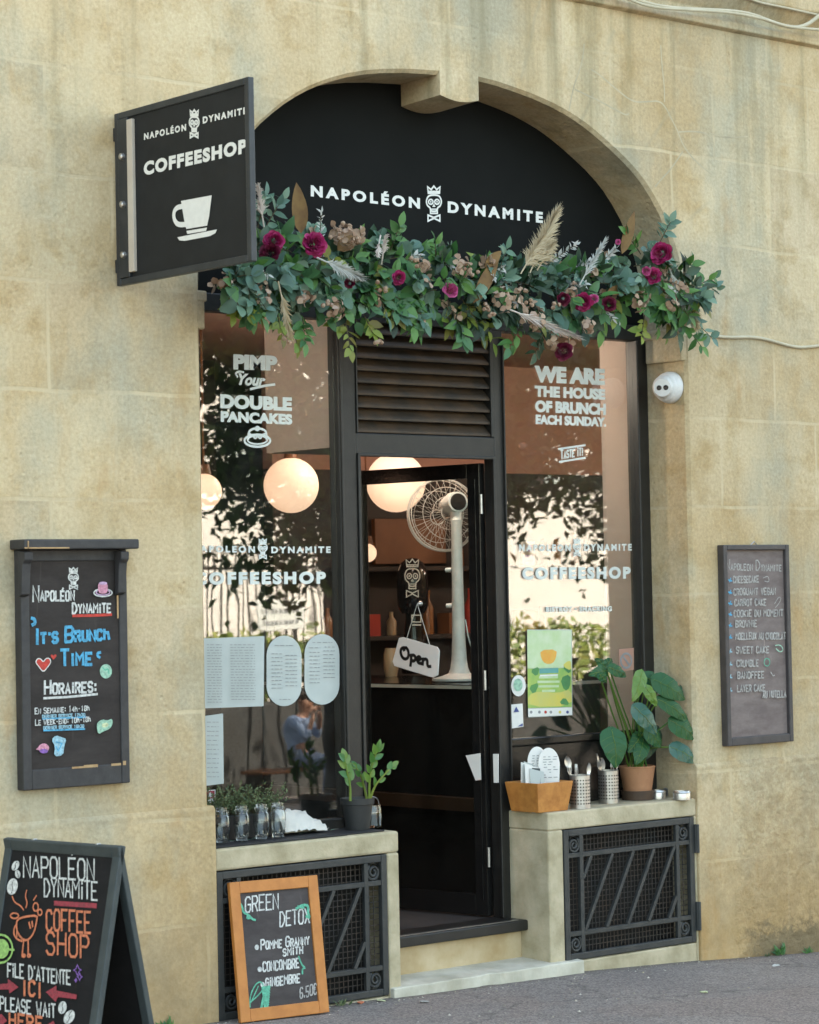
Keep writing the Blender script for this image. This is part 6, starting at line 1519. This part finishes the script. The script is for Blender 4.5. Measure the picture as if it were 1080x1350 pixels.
# ---------------------------------------------------------------- the street behind the camera, seen mirrored in the panes
def tree(x, y, h, cz, cr, n, label, lean=(0, 0)):
    z = gz(x)-.1; t = thing('street_tree', (x, y, z), label, 'tree', 'street trees reflected in the windows')
    tp = V((x+lean[0], y+lean[1], cz)); mb = MB(); mb.tube(smooth_pts([(x, y, z-.1), (x+.05, y, 1.2), (x+lean[0]*.5, y+lean[1]*.5, 2.2), tuple(tp)], 2), 0.13, 10)
    tips = []
    for i in range(11):
        q = i*2.4+R.random(); e = tp+V((math.cos(q)*cr[0]*R.uniform(.4, .85), math.sin(q)*cr[1]*R.uniform(.4, .85), cr[2]*R.uniform(-.5, .8))); m_ = tp.lerp(e, .5)+rv(.15); mb.tube([tp-V((0, 0, .6)), m_, e], [.09, .05, .015], 6); tips += [m_, e, tp.lerp(e, .75)+rv(.2)]
    mb.build('trunk', 'bark', t, True)
    mb = MB(); cl = []
    for i in range(90): 
        d = rv().normalized(); rr = R.uniform(.35, 1.05); cl.append(tp+V((d.x*cr[0]*rr, d.y*cr[1]*rr, d.z*cr[2]*rr)))
    for i in range(n):
        c_ = R.choice(cl); p_ = c_+rv(.26); leaf(mb, p_, rv(), V((0, 0, 1))+rv(.6), R.uniform(.09, .16), R.uniform(.06, .10), 'oval', .15, 2)
    mb.raw('crown', 'treeleaf', t, True)
tree(7.05, -8.6, 6, 3.75, (2.2, 1.4, 1.9), 13000, 'big dark leafy street tree mirrored in the left window', (.1, 0))
tree(9.5, -9.0, 6, 4.15, (1.2, 1.2, 1.6), 7500, 'street tree mirrored in the right window', (-.2, 0))
tree(5.0, -9.2, 6.5, 5.0, (1.5, 1.2, 2.1), 3500, 'tall street tree at the far end of the reflection in the left window')
tree(11.75, -9.4, 6, 3.9, (.95, 1.1, 1.7), 6000, 'street tree mirrored at the right edge of the right window')
lw = MB(); lw.box(4, 26, -14.7, -14.45, -.8, .62); tag(lw.build('low_wall', 'shadestone', None, bevel=.03), 'long low wall coloured as if in shade under the clipped hedge across the street', 'wall')
hg = MB()
for i in range(9000):
    x = R.uniform(5, 24); y = -14.9+R.uniform(-.5, .42); z = R.uniform(.5, 1.46)+.06*math.sin(x*2.1)+.05*math.sin(x*5.3); leaf(hg, V((x, y, z)), rv(), V((0, .8, .6))+rv(.6), .12, .08, 'oval', .1, 2)
hdg = thing('hedge', (14, -14.9, .5), 'yellow green clipped hedge growing on the low wall across the street', 'hedge'); hg.raw('foliage', 'hedgeleaf', hdg, True)
fe = thing('railing', (12, -15.8, 0), 'tall railing of thin vertical bars behind the clipped hedge across the street', 'fence')
mb = MB()
for i in range(24): x = 10.3+i*.11; mb.tube([(x, -15.8, -.3), (x, -15.8, 2.45), (x, -15.8, 2.55)], [.013, .013, .003], 5)
mb.build('bars', 'doorblack', fe)
mb = MB(); mb.box(10.25, 12.9, -15.82, -15.78, 2.25, 2.29); mb.box(10.25, 12.9, -15.82, -15.78, .3, .34); mb.build('rails', 'doorblack', fe)
sb = thing('street_sign', (10.75, -14.2, 0), 'white rectangular sign with two rows of dark marks mirrored in the left window', 'sign')
mb = MB(); mb.box(10.38, 11.12, -14.20, -14.17, 1.50, 1.86); mb.build('plate', 'white', sb, bevel=.01)
mb = MB()
for r_, z in enumerate((1.74, 1.60)):
    for i in range(9): x = 10.47+i*.062; mb.box(x, x+R.uniform(.03, .05), -14.169, -14.166, z-.025, z+.03)
mb.build('marks', 'print', sb)
for x in (10.5, 11.0): mb = MB(); mb.tube([(x, -14.22, -.3), (x, -14.22, 1.8)], .025, 8); mb.build('post', 'iron', sb, True)
pb = thing('town_house', (24, -30, 0), 'pale plastered town house across the street mirrored in the panes', 'house')
mb = MB(); mb.box(10, 46, -38, -30, -1, 7.2); mb.build('wall', 'palerender', pb)
mb = MB(); mb.box(9.7, 46.3, -38.3, -29.7, 7.2, 7.5); mb.build('roof', 'terracotta', pb)
for i in range(10):
    for z in (4.2,):
        mb = MB(); x = 12+i*3.4; mb.box(x, x+1.1, -30.02, -29.95, z, z+1.9); w = mb.build('window', 'darkwall', pb)
        mb = MB(); mb.box(x-.6, x-.02, -30.03, -29.90, z, z+1.9); mb.box(x+1.12, x+1.7, -30.03, -29.90, z, z+1.9); mb.build('shutter', 'greypaper', w)

# grit and crumbs scattered along the foot of the wall: too many to count
mb = MB()
for i in range(520):
    x = R.uniform(-2.6, 3.4); y = -abs(R.gauss(0, .10))-.015 if i % 3 else -R.uniform(.05, 1.3)
    if -.09 < x < 1.19 and y > -.07: y -= .07
    z = gz(x)+.012*y; r_ = R.uniform(.002, .006)*(1 if i % 9 else 1.8); p = V((x, y, z))
    mb.add([p+V((r_*R.uniform(.6, 1.3)*math.cos(a_), r_*R.uniform(.6, 1.3)*math.sin(a_), 0)) for a_ in (0, 1.26, 2.5, 3.8, 5.0)]+[p+V((0, 0, r_*.8))], [(k, (k+1) % 5, 5) for k in range(5)])
g_ = mb.raw('grit', mat('stone_grit', (.40, .34, .25), .95, island=[(.42, .36, .26), (.20, .17, .13), (.55, .50, .42), (.10, .085, .07)]), None); g_['kind'] = 'stuff'
